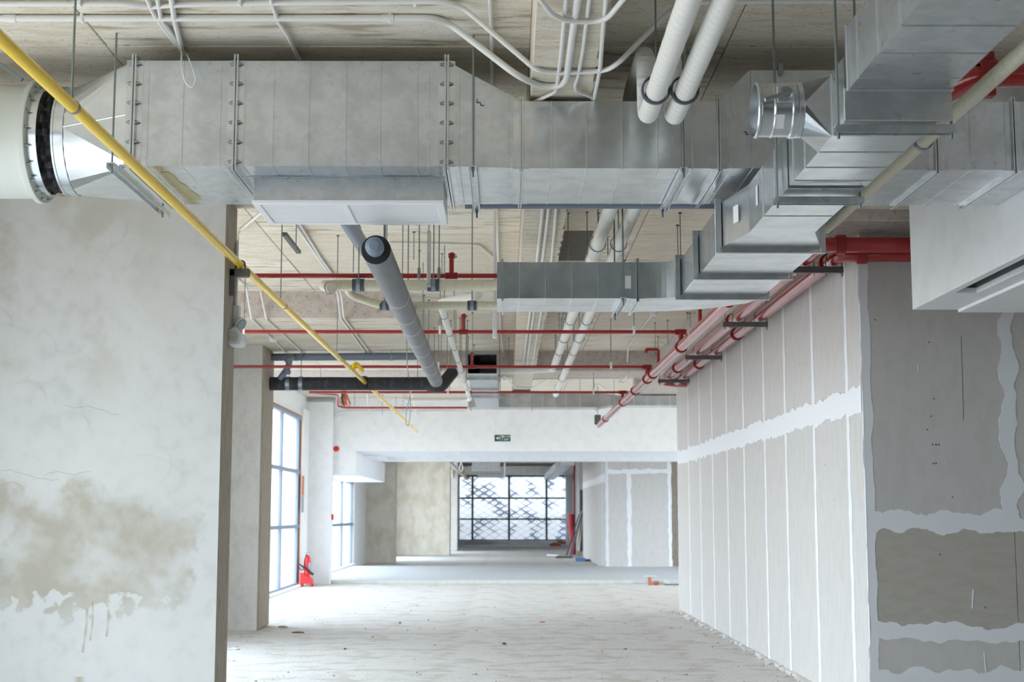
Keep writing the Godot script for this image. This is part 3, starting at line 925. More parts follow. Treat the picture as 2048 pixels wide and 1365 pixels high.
func trapeze_d(label: String, d: float, x0: float, x1: float, y: float, rods: Array) -> void:
	var t := thing("support_channel", label, "support channel", V((x0 + x1) / 2, y - 0.03, d), "steel channels under the ceiling ducts")
	var m := boxed(V(x0, y - 0.004, d - 0.02), V(x1, y, d + 0.02), 0.001)
	_join(m, boxed(V(x0, y - 0.032, d - 0.02), V(x1, y - 0.004, d - 0.017)))
	_join(m, boxed(V(x0, y - 0.032, d + 0.017), V(x1, y - 0.004, d + 0.02)))
	part(t, "channel", m, M.galvanised)
	for r in rods:
		var q := MB.new()
		q.tube([V(r, y - 0.05, d), V(r, SLAB - 0.002, d)], 0.0055, 8)
		same(part(t, "rod", q, M.zinc_rod), "nut", nut_mesh, M.steel, V(r, y - 0.018, d))

func squiggle(parent: Node, pts: Array, r := 0.0025) -> void:
	var q := []
	for p in pts: q.append(D(p[0], p[1], 6.947))
	part(parent, "marker_scrawl", piped(q, r, 5, 0.01), M.ink_blue, "blue marker scrawl")

func sticker(parent: Node, a: Vector3, b: Vector3, c: Vector3, d: Vector3) -> void:
	var m := MB.new()
	m.quad(a, b, c, d)
	part(parent, "paper_label", m, M.paper, "small white paper label")

func build_ducts() -> void:
	make_small_meshes()
	var B0 := 3.13; var B1 := 3.672; var F := 6.95; var K := 7.84
	# wide cross duct, two sections
	var t := thing("duct_section", "short galvanised duct section joined to the round fan transition", "duct", V(-1.6, B0, 7.4))
	duct_x(t, -1.863, -1.351, B0, B1, F, K, pxs([295, 365, 440], 250, F), 0.002, M.galvanised)
	flange(t, "x", -1.863, B0, B1, F, K, 0.028, 6)
	# yellowish streak on the underside beside the pipe
	var sp := ragged(P(330, 345, B0), P(395, 400, B0), 0.05, Vector3.DOWN, 91, 0.5, 0.0008)
	part(t, "yellowish_streak", sp, mat("yellowish_tint", c8(196, 190, 150), 0.7, 0.5), "faint yellowish streak")
	t = thing("duct_section", "largest galvanised duct section above the white grille", "duct", V(-0.8, B0, 7.4))
	duct_x(t, -1.351, -0.294, B0, B1, F, K, pxs([546, 617, 691, 760, 834, 858], 250, F), 0.002, M.galvanised)
	flange(t, "x", -1.351, B0, B1, F, K, 0.028, 6)
	flange(t, "x", -0.294, B0, B1, F, K, 0.028, 6)
	# reducer
	t = thing("duct_reducer", "galvanised duct reducer narrowing from the largest section with a blue scrawl", "duct", V(-0.1, B0, 7.4))
	part(t, "body", sheet_hull(-0.294, B0, B1, F, K, 0.081, 3.12, 3.465, F, 7.77), M.galvanised)
	for f in [[-0.23, 0.18], [-0.165, 0.35], [0.015, 0.82]]:
		var m := boxed(V(f[0] - 0.003, B0, F - 0.003), V(f[0] + 0.003, lerpf(B1, 3.465, f[1]) - 0.004, F + 0.01), 0.001)
		_join(m, boxed(V(f[0] - 0.003, 3.121, F), V(f[0] + 0.003, 3.13, 7.76), 0.001))
		part(t, "standing_seam", m, M.galvanised)
	squiggle(t, [[955, 198], [953, 207], [960, 203], [962, 212], [968, 210]])
	# narrow cross duct
	t = thing("duct_section", "narrower galvanised cross duct behind the two white wrapped pipes", "duct", V(0.57, 3.12, 7.4))
	duct_x(t, 0.081, 1.07, 3.12, 3.465, F, 7.77, pxs([1103, 1173, 1244, 1315, 1385], 280, F), 0.004, M.galvanised_bright)
	flange(t, "x", 0.081, 3.12, 3.465, F, 7.77, 0.022, 0, 0.01)
	flange(t, "x", 1.07, 3.12, 3.465, F, 7.77, 0.022, 0, 0.01)
	# raised crossing piece
	t = thing("duct_crossing", "galvanised duct piece flaring upward behind the round damper", "duct", V(1.5, 3.12, 7.4))
	part(t, "flare", sheet_hull(1.07, 3.12, 3.465, F, 7.77, 1.235, 3.12, 3.63, F, 7.77), M.galvanised)
	part(t, "body", boxed(V(1.235, 3.12, F), V(1.76, 3.63, 7.77), 0.004), M.galvanised)
	part(t, "flare", sheet_hull(1.76, 3.12, 3.63, F, 7.77, 1.93, 3.12, 3.465, F, 7.77), M.galvanised)
	for x in [1.135, 1.40]: seam_x(t, x, 3.12, 3.5 if x < 1.2 else 3.63, F, 7.77)
	part(t, "top_clip", boxed(V(1.375, 3.60, F - 0.02), V(1.40, 3.66, F + 0.01), 0.003), M.steel)
	squiggle(t, [[1487, 264], [1494, 263], [1491, 270], [1498, 268]])
	t = thing("duct_section", "galvanised cross duct above the white dropped ceiling edge", "duct", V(2.4, 3.12, 7.4))
	duct_x(t, 1.93, 2.75, 3.114, 3.465, F, 7.77, pxs([1940, 2010], 280, F), 0.003, M.galvanised)
	flange(t, "x", 2.16, 3.114, 3.465, F, 7.77, 0.022, 0, 0.01)
	flange(t, "x", 2.55, 3.114, 3.465, F, 7.77, 0.022, 0, 0.01)

	# round transition, flexible collar and fan
	var ax := Vector3(-1, 0, 0)
	var cy := 3.37
	var cd := 7.395
	var r := 0.285
	t = thing("duct_transition", "faceted bright sheet metal transition from round collar to square duct", "duct", V(-2.05, 3.1, cd))
	var m := MB.new()
	var X0 := -1.865
	var X1 := -2.27
	var corners := [V(X0, B1, F), V(X0, B0, F), V(X0, B0, K), V(X0, B1, K)]
	var ang := [[PI / 2, PI], [PI, PI * 1.5], [PI * 1.5, TAU], [TAU, TAU + PI / 2]]
	var circ := func(a: float) -> Vector3: return V(X1, cy + r * sin(a), cd + r * cos(a))
	# angle PI points to the camera side (smaller d)
	for q in 4:
		for i in 6:
			var a0 := lerpf(ang[q][0], ang[q][1], i / 6.0)
			var a1 := lerpf(ang[q][0], ang[q][1], (i + 1) / 6.0)
			m.tri(corners[q], circ.call(a0), circ.call(a1))
		m.tri(corners[q], circ.call(ang[q][1]), corners[(q + 1) % 4])
	part(t, "cone", m, M.galvanised_bright)
	m = MB.new()
	m.lathe([[r, 0.0], [r + 0.004, 0.0], [r + 0.004, 0.02], [r, 0.022], [r, 0.05], [r + 0.006, 0.052], [r + 0.006, 0.062], [r - 0.01, 0.062]], V(X1 + 0.002, cy, cd), ax, 48)
	part(t, "collar", m, M.galvanised_bright)
	var seam := MB.new()
	seam.tube([V(-1.87, 3.40, F + 0.0), V(-2.265, 3.375, cd - r)], 0.004, 6)
	part(t, "folded_seam", seam, M.galvanised_bright)
	t = thing("flexible_connector", "black crumpled flexible connector between the fan and the duct", "connector", V(-2.37, 3.08, cd))
	var R := RandomNumberGenerator.new()
	R.seed = 77
	m = MB.new()
	var rings := 7
	var prev := []
	for i in rings:
		var cur := []
		for s in 49:
			var a := TAU * (s % 48) / 48.0
			var wob := 0.012 * sin(a * 9.0 + i * 1.7) + 0.010 * sin(a * 17.0 - i * 2.3)
			var rr := r - 0.012 + (wob - 0.01 if i > 0 and i < rings - 1 else 0.0)
			cur.append(V(X1 - 0.055 - 0.085 * i / (rings - 1), cy + rr * sin(a), cd + rr * cos(a)))
		if i > 0:
			for s in 48: m.quad(prev[s], prev[s + 1], cur[s + 1], cur[s])
		prev = cur
	part(t, "sleeve", m, M.black_rubber)
	t = thing("duct_fan", "pale grey cylindrical duct fan with a bolted round flange", "fan", V(-3.0, 3.05, cd))
	m = MB.new()
	m.lathe([[r - 0.01, 0.0], [r + 0.004, 0.0], [r + 0.004, 0.05], [r, 0.052]], V(X1 - 0.135, cy, cd), ax, 48)
	part(t, "collar", m, M.galvanised_bright)
	m = MB.new()
	m.lathe([[r, 0.0], [0.325, 0.0], [0.328, 0.004], [0.328, 0.028], [0.30, 0.03]], V(X1 - 0.185, cy, cd), ax, 56)
	var ff := part(t, "flange", m, M.fan_paint)
	m = MB.new()
	m.lathe([[0.302, 0.0], [0.302, 0.9], [0.0, 0.9]], V(X1 - 0.21, cy, cd), ax, 56)
	part(t, "casing", m, M.fan_paint)
	part(t, "junction_box", boxed(V(-2.78, 3.25, 7.07), V(-2.62, 3.47, 7.13), 0.02), M.fan_paint)
	for i in 20:
		var a := TAU * i / 20.0
		same(ff, "bolt", bolt_mesh, M.steel, V(X1 - 0.185, cy + 0.308 * sin(a), cd + 0.308 * cos(a)), Basis(Vector3.UP, PI / 2))
	m = MB.new()
	m.bar(D(-30, 108, 7.2), D(45, 160, 7.2), 0.02, 0.02, 0.002)
	part(t, "hanger_strap", m, M.zinc_rod)

	# grille under the large section
	t = thing("air_grille", "white framed rectangular bar grille hanging under the largest duct", "grille", V(-0.8, 3.0, 7.4))
	part(t, "plenum", boxed(V(-1.295, 3.005, 7.17), V(-0.318, 3.13, 7.69), 0.003), M.galvanised)
	var lip := MB.new()
	lip.tube([V(-1.33, 3.128, 7.165), V(-1.1, 3.124, 7.16), V(-0.8, 3.131, 7.166), V(-0.55, 3.125, 7.16), V(-0.30, 3.128, 7.165)], 0.004, 6)
	part(t, "folded_lip", lip, M.steel)
	for e in [[-1.30, -0.315, 7.165, 7.20], [-1.30, -0.315, 7.66, 7.70], [-1.30, -1.262, 7.2, 7.66], [-0.353, -0.315, 7.2, 7.66], [-0.84, -0.812, 7.2, 7.66]]:
		part(t, "frame_bar", boxed(V(e[0], 2.985, e[2]), V(e[1], 3.006, e[3]), 0.003), M.white_plastic)
	var sl := MB.new()
	for i in 24:
		var d := 7.212 + i * 0.0187
		sl.box(V(-1.262, 2.99, d + 0.012), V(-0.353, 3.004, d), 0.001)
	var so := part(t, "grille_slats", sl, M.white_plastic)
	so.set_meta("kind", "stuff")
	part(t, "filter_sheet", boxed(V(-1.262, 3.004, 7.2), V(-0.353, 3.0065, 7.66)), M.paper)

	# channels under the cross duct
	trapeze("long channel under the short duct section beside the yellow pipe", P(232, 334, B0).x, B0 - 0.001, 6.87, 8.05, [6.9, 7.95])
	trapeze("channel under the duct reducer with a thin rod in front", P(946, 334, 3.12).x, 3.117, 6.88, 7.95, [6.92, 7.9])
	trapeze("channel under the narrower cross duct by the wrapped pipes", P(1372, 341, 3.12).x - 0.02, 3.117, 6.9, 7.92, [6.93, 7.88])

	# lengthwise duct coming towards the camera
	var A := 2.82
	t = thing("duct_section", "lengthwise galvanised duct section set higher than the one with the damper", "duct", V(1.43, 2.93, 3.8))
	duct_d(t, 1.245, 1.612, 2.93, 3.165, 2.4, 5.0, range(9).map(func(i): return 2.7 + 0.27 * i), 0.003, M.galvanised)
	part(t, "end_flange", boxed(V(1.236, 2.922, 4.985), V(1.622, 3.172, 5.005), 0.002), M.galvanised)
	t = thing("duct_section", "lengthwise galvanised duct section carrying the round damper", "duct", V(1.4, A, 6.0))
	duct_d(t, 1.235, 1.572, A, 3.06, 5.01, 6.06, [5.22, 5.47, 5.72, 5.95], 0.003, M.galvanised_bright)
	part(t, "end_plate", boxed(V(1.226, A - 0.006, 4.995), V(1.615, 2.935, 5.012), 0.002), M.galvanised)
	t = thing("duct_section", "lengthwise galvanised duct section flaring out with paper labels", "duct", V(1.4, A, 6.6))
	duct_d(t, 1.232, 1.562, A - 0.006, 3.06, 6.06, 7.04, [6.35, 6.65], 0.003, M.galvanised_bright)
	m = MB.new()
	m.hull([V(1.232, A - 0.006, 7.04), V(1.562, A - 0.006, 7.04), V(1.69, A, 7.5), V(1.156, A, 7.5), V(1.232, 3.06, 7.04), V(1.562, 3.06, 7.04), V(1.69, 3.062, 7.5), V(1.156, 3.062, 7.5)])
	part(t, "flare", m, M.galvanised_bright)
	sticker(t, V(1.229, 2.90, 6.83), V(1.229, 2.90, 6.78), V(1.229, 3.0, 6.78), V(1.229, 3.0, 6.83))
	sticker(t, V(1.20, 2.90, 7.18), V(1.185, 2.90, 7.25), V(1.185, 2.99, 7.25), V(1.20, 2.99, 7.18))
	flange(t, "d", 7.51, 1.156, 1.69, A, 3.062, 0.028, 0, 0.014)
	t = thing("duct_section", "wide lengthwise duct piece between two corner-clipped flanges", "duct", V(1.42, A, 7.95))
	duct_d(t, 1.156, 1.69, A, 3.062, 7.52, 8.37, [], 0.004, M.galvanised_bright)
	flange(t, "d", 8.38, 1.15, 1.69, A, 3.062, 0.028, 0, 0.014)
	t = thing("duct_elbow", "wide duct elbow turning from the lengthwise run into the cross branch", "duct", V(1.3, A, 9.3))
	part(t, "body", boxed(V(1.15, A, 8.39), V(1.69, 3.062, 9.17), 0.003), M.galvanised_bright)
	flange(t, "d", 9.18, 1.14, 1.70, A, 3.062, 0.028, 0, 0.014)
	m = MB.new()
	var n := 10
	for i in n:
		var q := []
		for a in [PI / 2 * i / n, PI / 2 * (i + 1) / n]:
			q.append(V(0.88 + 0.26 * sin(a), A, 9.19 + 0.10 * cos(a)))   # inner curve
			q.append(V(0.88 + 0.82 * sin(a), A, 9.19 + 0.73 * cos(a)))   # outer curve
		var h := Vector3(0, 0.242, 0)
		m.hull([q[0], q[2], q[3], q[1], q[0] + h, q[2] + h, q[3] + h, q[1] + h])
	part(t, "bend", m, M.galvanised_bright)
	t = thing("duct_branch", "low rectangular branch duct ending with an open flange under the beam", "duct", V(0.43, A, 9.6))
	duct_x(t, -0.018, 0.87, A, 3.062, 9.29, 9.92, pxs([1039, 1091, 1144, 1196], 560, 9.29), 0.005, M.galvanised_bright)
	flange(t, "x", -0.018, A, 3.062, 9.29, 9.92, 0.02, 0, 0.006)
	flange(t, "x", 0.875, A, 3.062, 9.29, 9.92, 0.025, 0, 0.01)
	var a4 := D(1250, 578, 9.285); var b4 := D(1262, 552, 9.285)
	sticker(t, V(a4.x, a4.y, 9.285), V(b4.x, a4.y, 9.285), V(b4.x, b4.y, 9.285), V(a4.x, b4.y, 9.285))
	trapeze("channel under the low branch duct next to its flange", P(1244, 600, A).x, A - 0.002, 9.22, 10.02, [9.25, 9.97])
	trapeze_d("channel at the step of the lengthwise duct near the damper", 5.06, 1.205, 1.645, A - 0.006, [1.218, 1.632])
	trapeze_d("channel under the lengthwise duct where it meets the cross duct", 6.22, 1.20, 1.60, A - 0.012, [1.215, 1.585])

	# round volume damper on the lengthwise duct
	var cD := 5.36
	var c0 := D(1600, 221, cD)
	var rr := 0.104
	var xo := D(1508, 221, cD).x
	t = thing("round_damper", "round galvanised spigot damper with a lever on the lengthwise duct", "damper", V(1.1, c0.y - rr, cD))
	m = MB.new()
	m.lathe([[rr - 0.004, 0.0], [rr, 0.0], [rr + 0.005, 0.004], [rr + 0.005, 0.012], [rr, 0.016], [rr, 0.06], [rr + 0.004, 0.064], [rr, 0.068], [rr, 0.13], [rr + 0.006, 0.134], [rr + 0.006, 0.15], [rr, 0.154], [rr + 0.004, 0.158], [rr + 0.004, 0.175], [rr, 0.18]], V(xo, c0.y, cD), Vector3(1, 0, 0), 40)
	m.lathe([[rr - 0.006, 0.0], [rr - 0.006, 0.18]], V(xo, c0.y, cD), Vector3(1, 0, 0), 40)
	part(t, "barrel", m, M.galvanised_bright)
	m = MB.new()
	var xe := 1.237
	var xs := xo + 0.175
	var cor := [V(xe, 3.058, cD - 0.12), V(xe, A, cD - 0.12), V(xe, A, cD + 0.12), V(xe, 3.058, cD + 0.12)]
	for q in 4:
		for i in 5:
			var a0 := lerpf(ang[q][0], ang[q][1], i / 5.0)
			var a1 := lerpf(ang[q][0], ang[q][1], (i + 1) / 5.0)
			m.tri(cor[q], V(xs, c0.y + rr * sin(a1), cD + rr * cos(a1)), V(xs, c0.y + rr * sin(a0), cD + rr * cos(a0)))
			m.tri(cor[q], V(xs, c0.y + rr * sin(a0), cD + rr * cos(a0)), V(xs, c0.y + rr * sin(a1), cD + rr * cos(a1)))
		m.tri(cor[q], cor[(q + 1) % 4], V(xs, c0.y + rr * sin(ang[q][1]), cD + rr * cos(ang[q][1])))
	part(t, "square_collar", m, M.galvanised_bright)
	m = MB.new()
	m.lathe([[0.0, 0.001], [rr - 0.01, 0.001], [rr - 0.01, -0.001], [0.0, -0.001]], V(xo + 0.07, c0.y, cD), Vector3(1, 0.5, 0).normalized(), 32)
	part(t, "blade", m, M.galvanised)
	var pc := V(xo + 0.1, c0.y + 0.03, cD - rr - 0.004)
	part(t, "quadrant_plate", boxed(pc - Vector3(0.032, 0.032, 0.004), pc + Vector3(0.032, 0.032, 0.012), 0.002), M.galvanised)
	m = MB.new()
	m.lathe([[0.026, 0.0], [0.026, 0.014], [0.018, 0.018], [0.0, 0.018]], pc + Vector3(0, 0, 0.012), Vector3(0, 0, 1), 20)
	part(t, "quadrant", m, M.steel)
	m = MB.new()
	m.bar(pc + Vector3(0.01, 0.0, 0.036), pc + Vector3(-0.085, -0.032, 0.036), 0.012, 0.016, 0.003)
	part(t, "lever", m, M.steel)
	sticker(t, V(xo + 0.06, c0.y - 0.09, cD - 0.06), V(xo + 0.10, c0.y - 0.09, cD - 0.06), V(xo + 0.10, c0.y - 0.045, cD - 0.1), V(xo + 0.06, c0.y - 0.045, cD - 0.1))

	# exhaust duct in front of the bulkhead
	var y0 := 3.20
	var y1 := 3.455
	var FF := P(1000, 815, y0)
	var fd := -FF.z
	t = thing("duct_section", "distant galvanised cross duct in front of the white bulkhead", "duct", V(0.5, y0, fd))
	duct_x(t, D(940, 815, fd).x, D(1196, 815, fd).x, y0, y1, fd, fd + 0.55, pxs([960, 1024, 1060, 1085, 1110, 1133, 1160], 810, fd), 0.006, M.galvanised_bright)
	for px in [941, 1065, 1196]: flange(t, "x", D(px, 810, fd).x, y0, y1, fd, fd + 0.55, 0.025, 0, 0.012)
	t = thing("duct_section", "slim distant duct running into the plasterboard wall", "duct", V(2.0, y0, fd))
	var xa := D(1196, 815, fd).x
	var xb := D(1228, 815, fd).x
	part(t, "reducer", sheet_hull(xa, y0, y1, fd, fd + 0.55, xb, y0 + 0.03, y1 - 0.05, fd, fd + 0.5), M.galvanised)
	part(t, "body", boxed(V(xb, y0 + 0.03, fd), V(3.4, y1 - 0.05, fd + 0.5), 0.004), M.galvanised_bright)
	for px in [1245, 1268, 1293, 1318, 1340]: seam_x(t, D(px, 810, fd).x, y0 + 0.03, y1 - 0.05, fd, fd + 0.5)
	flange(t, "x", xb, y0 + 0.03, y1 - 0.05, fd, fd + 0.5, 0.02, 0, 0.01)
	# open-ended hood
	var o0 := P(935, 748, y0)
	var o1 := P(994, 748, y0)
	t = thing("duct_hood", "open ended galvanised duct hanging from twin channels above the exit sign", "duct", V(o0.x + 0.2, y0, -o0.z + 2.0))
	var od := -o0.z
	var w := 0.004
	for sidebox in [[o0.x, y0, o0.x + w, y1], [o1.x - w, y0, o1.x, y1], [o0.x, y0, o1.x, y0 + w], [o0.x, y1 - w, o1.x, y1]]:
		part(t, "sheet", boxed(V(sidebox[0], sidebox[1], od), V(sidebox[2], sidebox[3], fd), 0.001), M.galvanised_bright)
	part(t, "lip", boxed(V(o0.x - 0.02, y1, od), V(o1.x + 0.02, y1 + 0.02, od + 0.03), 0.002), M.steel)
	flange(t, "d", od + 2.2, o0.x, o1.x, y0, y1, 0.02, 0, 0.012)
	trapeze_d("channel below the open duct hood near the exit sign", od + 0.45, o0.x - 0.05, o1.x + 0.05, y0 - 0.004, [o0.x - 0.03, o1.x + 0.03])
	trapeze_d("second channel below the duct hood, further from its open end", od + 3.4, o0.x - 0.05, o1.x + 0.05, y0 - 0.004, [o0.x - 0.03, o1.x + 0.03])

	# ducts beyond the bulkhead
	for q in [[44.0, 3.02, 3.34, -1.9, 2.6, "galvanised cross duct just beyond the white bulkhead"], [58.0, 3.02, 3.36, -2.2, 2.84, "galvanised cross duct in front of the patterned glazing"]]:
		t = thing("duct_section", q[5], "duct", V(0.3, q[1], q[0]))
		part(t, "body", boxed(V(q[3], q[1], q[0]), V(q[4], q[2], q[0] + 0.7), 0.004), M.galvanised_bright)
		var x: float = q[3] + 0.2
		while x < q[4]:
			seam_x(t, x, q[1], q[2], q[0], q[0] + 0.7)
			x += 0.55
		flange(t, "x", 0.3, q[1], q[2], q[0], q[0] + 0.7, 0.03)
	for q in [[44.1, -1.02, -0.15, 2.78, "grille box under the duct just beyond the bulkhead"], [57.7, -1.1, -0.05, 2.92, "grille box under the duct by the patterned glazing"]]:
		t = thing("air_grille", q[4], "grille", V(-0.6, q[3], q[0]))
		part(t, "plenum", boxed(V(q[1], q[3], q[0]), V(q[2], 3.03, q[0] + 0.5), 0.004), M.galvanised)
		part(t, "frame_bar", boxed(V(q[1] - 0.01, q[3] - 0.02, q[0] - 0.01), V(q[2] + 0.01, q[3], q[0] + 0.51), 0.003), M.white_plastic)
	t = thing("duct_section", "lengthwise duct beyond the bulkhead crossing under the far ducts", "duct", V(1.6, 2.85, 50))
	part(t, "body", boxed(V(1.55, 2.78, 40.0), V(1.95, 3.0, 57.0), 0.004), M.galvanised_bright)
	for i in 12: seam_d(t, 41.0 + i * 1.25, 1.55, 1.95, 2.78, 3.0)

# ---------------------------------------------------------------- pipes and cables
func ring(parent: Node, called: String, at: Vector3, axis: Vector3, r: float, w: float, th: float, m: Material) -> void:
	var q := MB.new()
	q.lathe([[r, -w / 2], [r + th, -w / 2], [r + th, w / 2], [r, w / 2]], at, axis, 20)
	part(parent, called, q, m)

func hanger_on(parent: Node, at: Vector3, r: float, rod_d := 0.0) -> void:
	# clamp round a pipe with a rod up to the slab
	var q := MB.new()
	q.tube([at + Vector3(0, r, 0), Vector3(at.x, SLAB - 0.004, at.z)], 0.005, 6)
	part(parent, "hanger_rod", q, M.zinc_rod)

func conduit(label: String, pts: Array, r := 0.011, bend := 0.08) -> Node3D:
	var mid: Vector3 = pts[pts.size() / 2]
	var t := thing("conduit", label, "conduit", mid)
	part(t, "tube", piped(pts, r, 10, bend), M.conduit)
	return t

func run(pix: Array, y: float) -> Array:
	# pixels lying at one level (or [x, y, level])
	var out := []
	for p in pix: out.append(P(p[0], p[1], p[2] if p.size() > 2 else y))
	return out

func saddle(t: Node, at: Vector3, r := 0.011) -> void:
	part(t, "saddle", boxed(at + Vector3(-0.008, -r - 0.003, -r - 0.004), at + Vector3(0.008, r + 0.03, r + 0.004), 0.003), M.white_plastic)

func build_pipes() -> void:
	var t: Node3D
	# yellow gas pipe
	var yy := 3.07
	var yx := -1.782
	t = thing("gas_pipe", "glossy yellow gas pipe running the length of the ceiling", "pipe", V(yx, yy, 14))
	part(t, "pipe", piped([V(yx, yy, 3.0), V(yx, yy, 16.9)], 0.0255, 20), M.yellow_pipe)
	part(t, "end_pipe", piped([V(yx, yy, 16.9), V(yx, yy, 28.9)], 0.0255, 20), M.yellow_pipe)
	var a := V(yx, yy, 16.6)
	part(t, "bend", piped([a, a + Vector3(0.01, 0.08, 0.0), a + Vector3(0.04, 0.09, -0.06), a + Vector3(0.09, 0.02, -0.2)], 0.026, 14, 0.03), M.yellow_pipe)
	for d in [5.72, 11.35, 15.3, 22.0, 27.0]:
		ring(t, "clamp", V(yx, yy, d), Vector3(0, 0, 1), 0.0255, 0.02, 0.003, M.clamp_steel)
	for d in [5.72, 11.2, 15.0]:
		hanger_on(t, V(yx, yy, d - 0.03), 0.03)
		ring(t, "swivel_ring", V(yx, yy + 0.045, d - 0.03), Vector3(1, 0, 0), 0.010, 0.006, 0.004, M.steel)
	t = thing("pipe_bracket", "grey L shaped bracket holding the yellow pipe to the wall edge", "bracket", V(-1.83, 2.9, 9.45))
	part(t, "wall_plate", boxed(V(-1.852, 2.86, 9.43), V(-1.815, 3.04, 9.48), 0.004), M.bracket_grey)
	part(t, "arm", boxed(V(-1.852, 2.99, 9.43), V(-1.72, 3.042, 9.48), 0.004), M.bracket_grey)
	part(t, "u_bolt", piped([V(yx - 0.03, 3.03, 9.455), V(yx - 0.03, 3.10, 9.455), V(yx + 0.03, 3.10, 9.455), V(yx + 0.03, 3.03, 9.455)], 0.005, 8, 0.03), M.dark_steel)

	# pair of white wrapped pipes: near run, up over the cross duct, then the far run
	var labels := ["white wrapped pipe, nearer to the strip beam, looping over the cross duct", "white wrapped pipe, second from the strip beam, looping over the cross duct"]
	for k in 2:
		var x: float = [0.69, 0.822][k]
		var xr: float = [0.685, 0.835][k]
		var r := 0.047
		var nl := 3.32
		t = thing("insulated_pipe", labels[k], "pipe", V(x, nl, 8))
		var down := 6.74 + 0.02 * k
		var far: Array = [V(xr, 3.37, 8.6), V(xr, 3.37, 23.4)] if k == 1 else [V(xr, 3.37, 8.6), V(0.655, 3.37, 19.3), V(0.0, 3.36, 19.4), V(-0.35, 3.35, 19.4)]
		part(t, "near_run", wrapped(fillet([V(x, nl, 3.2), V(x, nl, down), V(x, 3.62, down + 0.02)], 0.09), r), M.white_wrap)
		part(t, "loop", wrapped(fillet([V(x, 3.5, down + 0.01), V(x, 3.66, down + 0.03), V(xr, 3.66, 7.5), V(xr, 3.37, 8.1), V(xr, 3.37, 8.7)], 0.12), r), M.white_wrap)
		part(t, "far_run", wrapped(fillet(far, 0.1), r), M.white_wrap)
		for d in [4.95, 6.32]:
			ring(t, "clamp_lining", V(x, nl + 0.012, d), Vector3(0, -0.12, 1), r + 0.011, 0.045, 0.006, M.clamp_rubber)
			ring(t, "clamp", V(x, nl + 0.012, d + 0.004), Vector3(0, -0.12, 1), r + 0.017, 0.026, 0.004, M.clamp_steel)
			hanger_on(t, V(x, nl, d - 0.02), r)
		for d in [10.3, 14.4, 15.9, 17.2, 18.9] + ([20.6, 22.2] if k == 1 else []):
			ring(t, "clamp", V(xr if k == 1 else lerpf(xr, 0.655, (d - 8.6) / 10.7), 3.38, d), Vector3(0, -0.12, 1), r + 0.010, 0.034, 0.005, M.clamp_steel)
			hanger_on(t, V(xr, 3.38, d), r)
	# cream wrapped pipes
	t = thing("insulated_pipe", "cream wrapped pipe running lengthwise beside the galvanised duct then turning across", "pipe", V(1.8, 3.0, 10.7))
	part(t, "pipe", wrapped(fillet([V(1.815, 3.015, 3.0), V(1.83, 3.015, 10.65), V(1.2, 3.0, 10.75), V(0.6, 2.99, 10.75), V(-0.95, 2.985, 10.75), V(-1.18, 3.06, 10.7), V(-1.2, 3.14, 10.6)], 0.1), 0.031), M.cream_wrap)
	for d in [6.05, 7.95, 10.3]: ring(t, "clamp", V(1.825, 3.015, d), Vector3(0, 0, 1), 0.034, 0.03, 0.005, M.clamp_steel)
	for px in [769, 944]:
		var q := D(px, 612, 10.75)
		ring(t, "clamp_lining", V(q.x, 2.986, 10.75), Vector3(1, 0, 0), 0.034, 0.07, 0.004, M.clamp_rubber)
		ring(t, "clamp", V(q.x, 2.986, 10.75), Vector3(1, 0, 0), 0.038, 0.025, 0.003, M.clamp_steel)
		hanger_on(t, V(q.x, 2.986, 10.75), 0.04)
	t = thing("insulated_pipe", "thicker cream wrapped pipe crossing behind the grey foam pipe", "pipe", V(-0.5, 3.12, 10.6))
	part(t, "pipe", wrapped(fillet([V(0.7, 3.125, 10.6), V(-1.30, 3.117, 10.6), V(-1.36, 3.09, 10.45), V(-1.27, 3.05, 10.3)], 0.09), 0.041), M.cream_wrap)
	for px in [717, 867]:
		var q := D(px, 570, 10.6)
		ring(t, "clamp_lining", V(q.x, 3.12, 10.6), Vector3(1, 0, 0), 0.043, 0.09, 0.005, M.clamp_rubber)
		ring(t, "clamp", V(q.x, 3.12, 10.6), Vector3(1, 0, 0), 0.048, 0.03, 0.004, M.clamp_steel)
		hanger_on(t, V(q.x, 3.12, 10.6), 0.05)
	ring(t, "clamp", V(-1.29, 3.055, 10.33), Vector3(0.5, -0.2, 0.8), 0.042, 0.02, 0.004, M.clamp_steel)
	# thin cream drain pipe
	var dr := [P(880, 605, 3.14), P(893, 660, 3.14), P(940, 800, 3.14)]
	t = thing("insulated_pipe", "thin cream pipe running lengthwise between the grey foam pipe and the hood", "pipe", dr[1])
	part(t, "pipe", wrapped(fillet([V(-0.2, 3.06, 10.72), dr[0], dr[2], dr[2] + Vector3(-1.0, 0, -0.1)], 0.1), 0.03), M.white_wrap)
	for i in 8:
		var q: Vector3 = dr[0].lerp(dr[2], 0.08 + i * 0.12)
		ring(t, "clamp", q, Vector3(0, 0, 1), 0.032, 0.018, 0.004, M.clamp_steel)
		if i % 2 == 0: hanger_on(t, q, 0.03)

	# grey foam drain with the capped stub
	var g0 := D(752, 500, 7.6)
	var g1 := D(872, 762, 17.2)
	var gd := (g1 - g0).normalized()
	t = thing("insulated_drain", "thick grey foam covered drain pipe with a capped blue-grey end", "pipe", g0)
	part(t, "foam_cover", wrapped([g0, g1], 0.08, 0.02), M.grey_foam)
	var q2 := MB.new()
	q2.lathe([[0.08, 0.0], [0.045, 0.0], [0.045, 0.03]], g0 - gd * 0.002, -gd, 28)
	part(t, "foam_end", q2, M.black_rubber)
	q2 = MB.new()
	q2.lathe([[0.045, -0.05], [0.045, 0.06], [0.05, 0.06], [0.05, 0.12], [0.044, 0.14], [0.026, 0.15], [0.0, 0.152]], g0, -gd, 28)
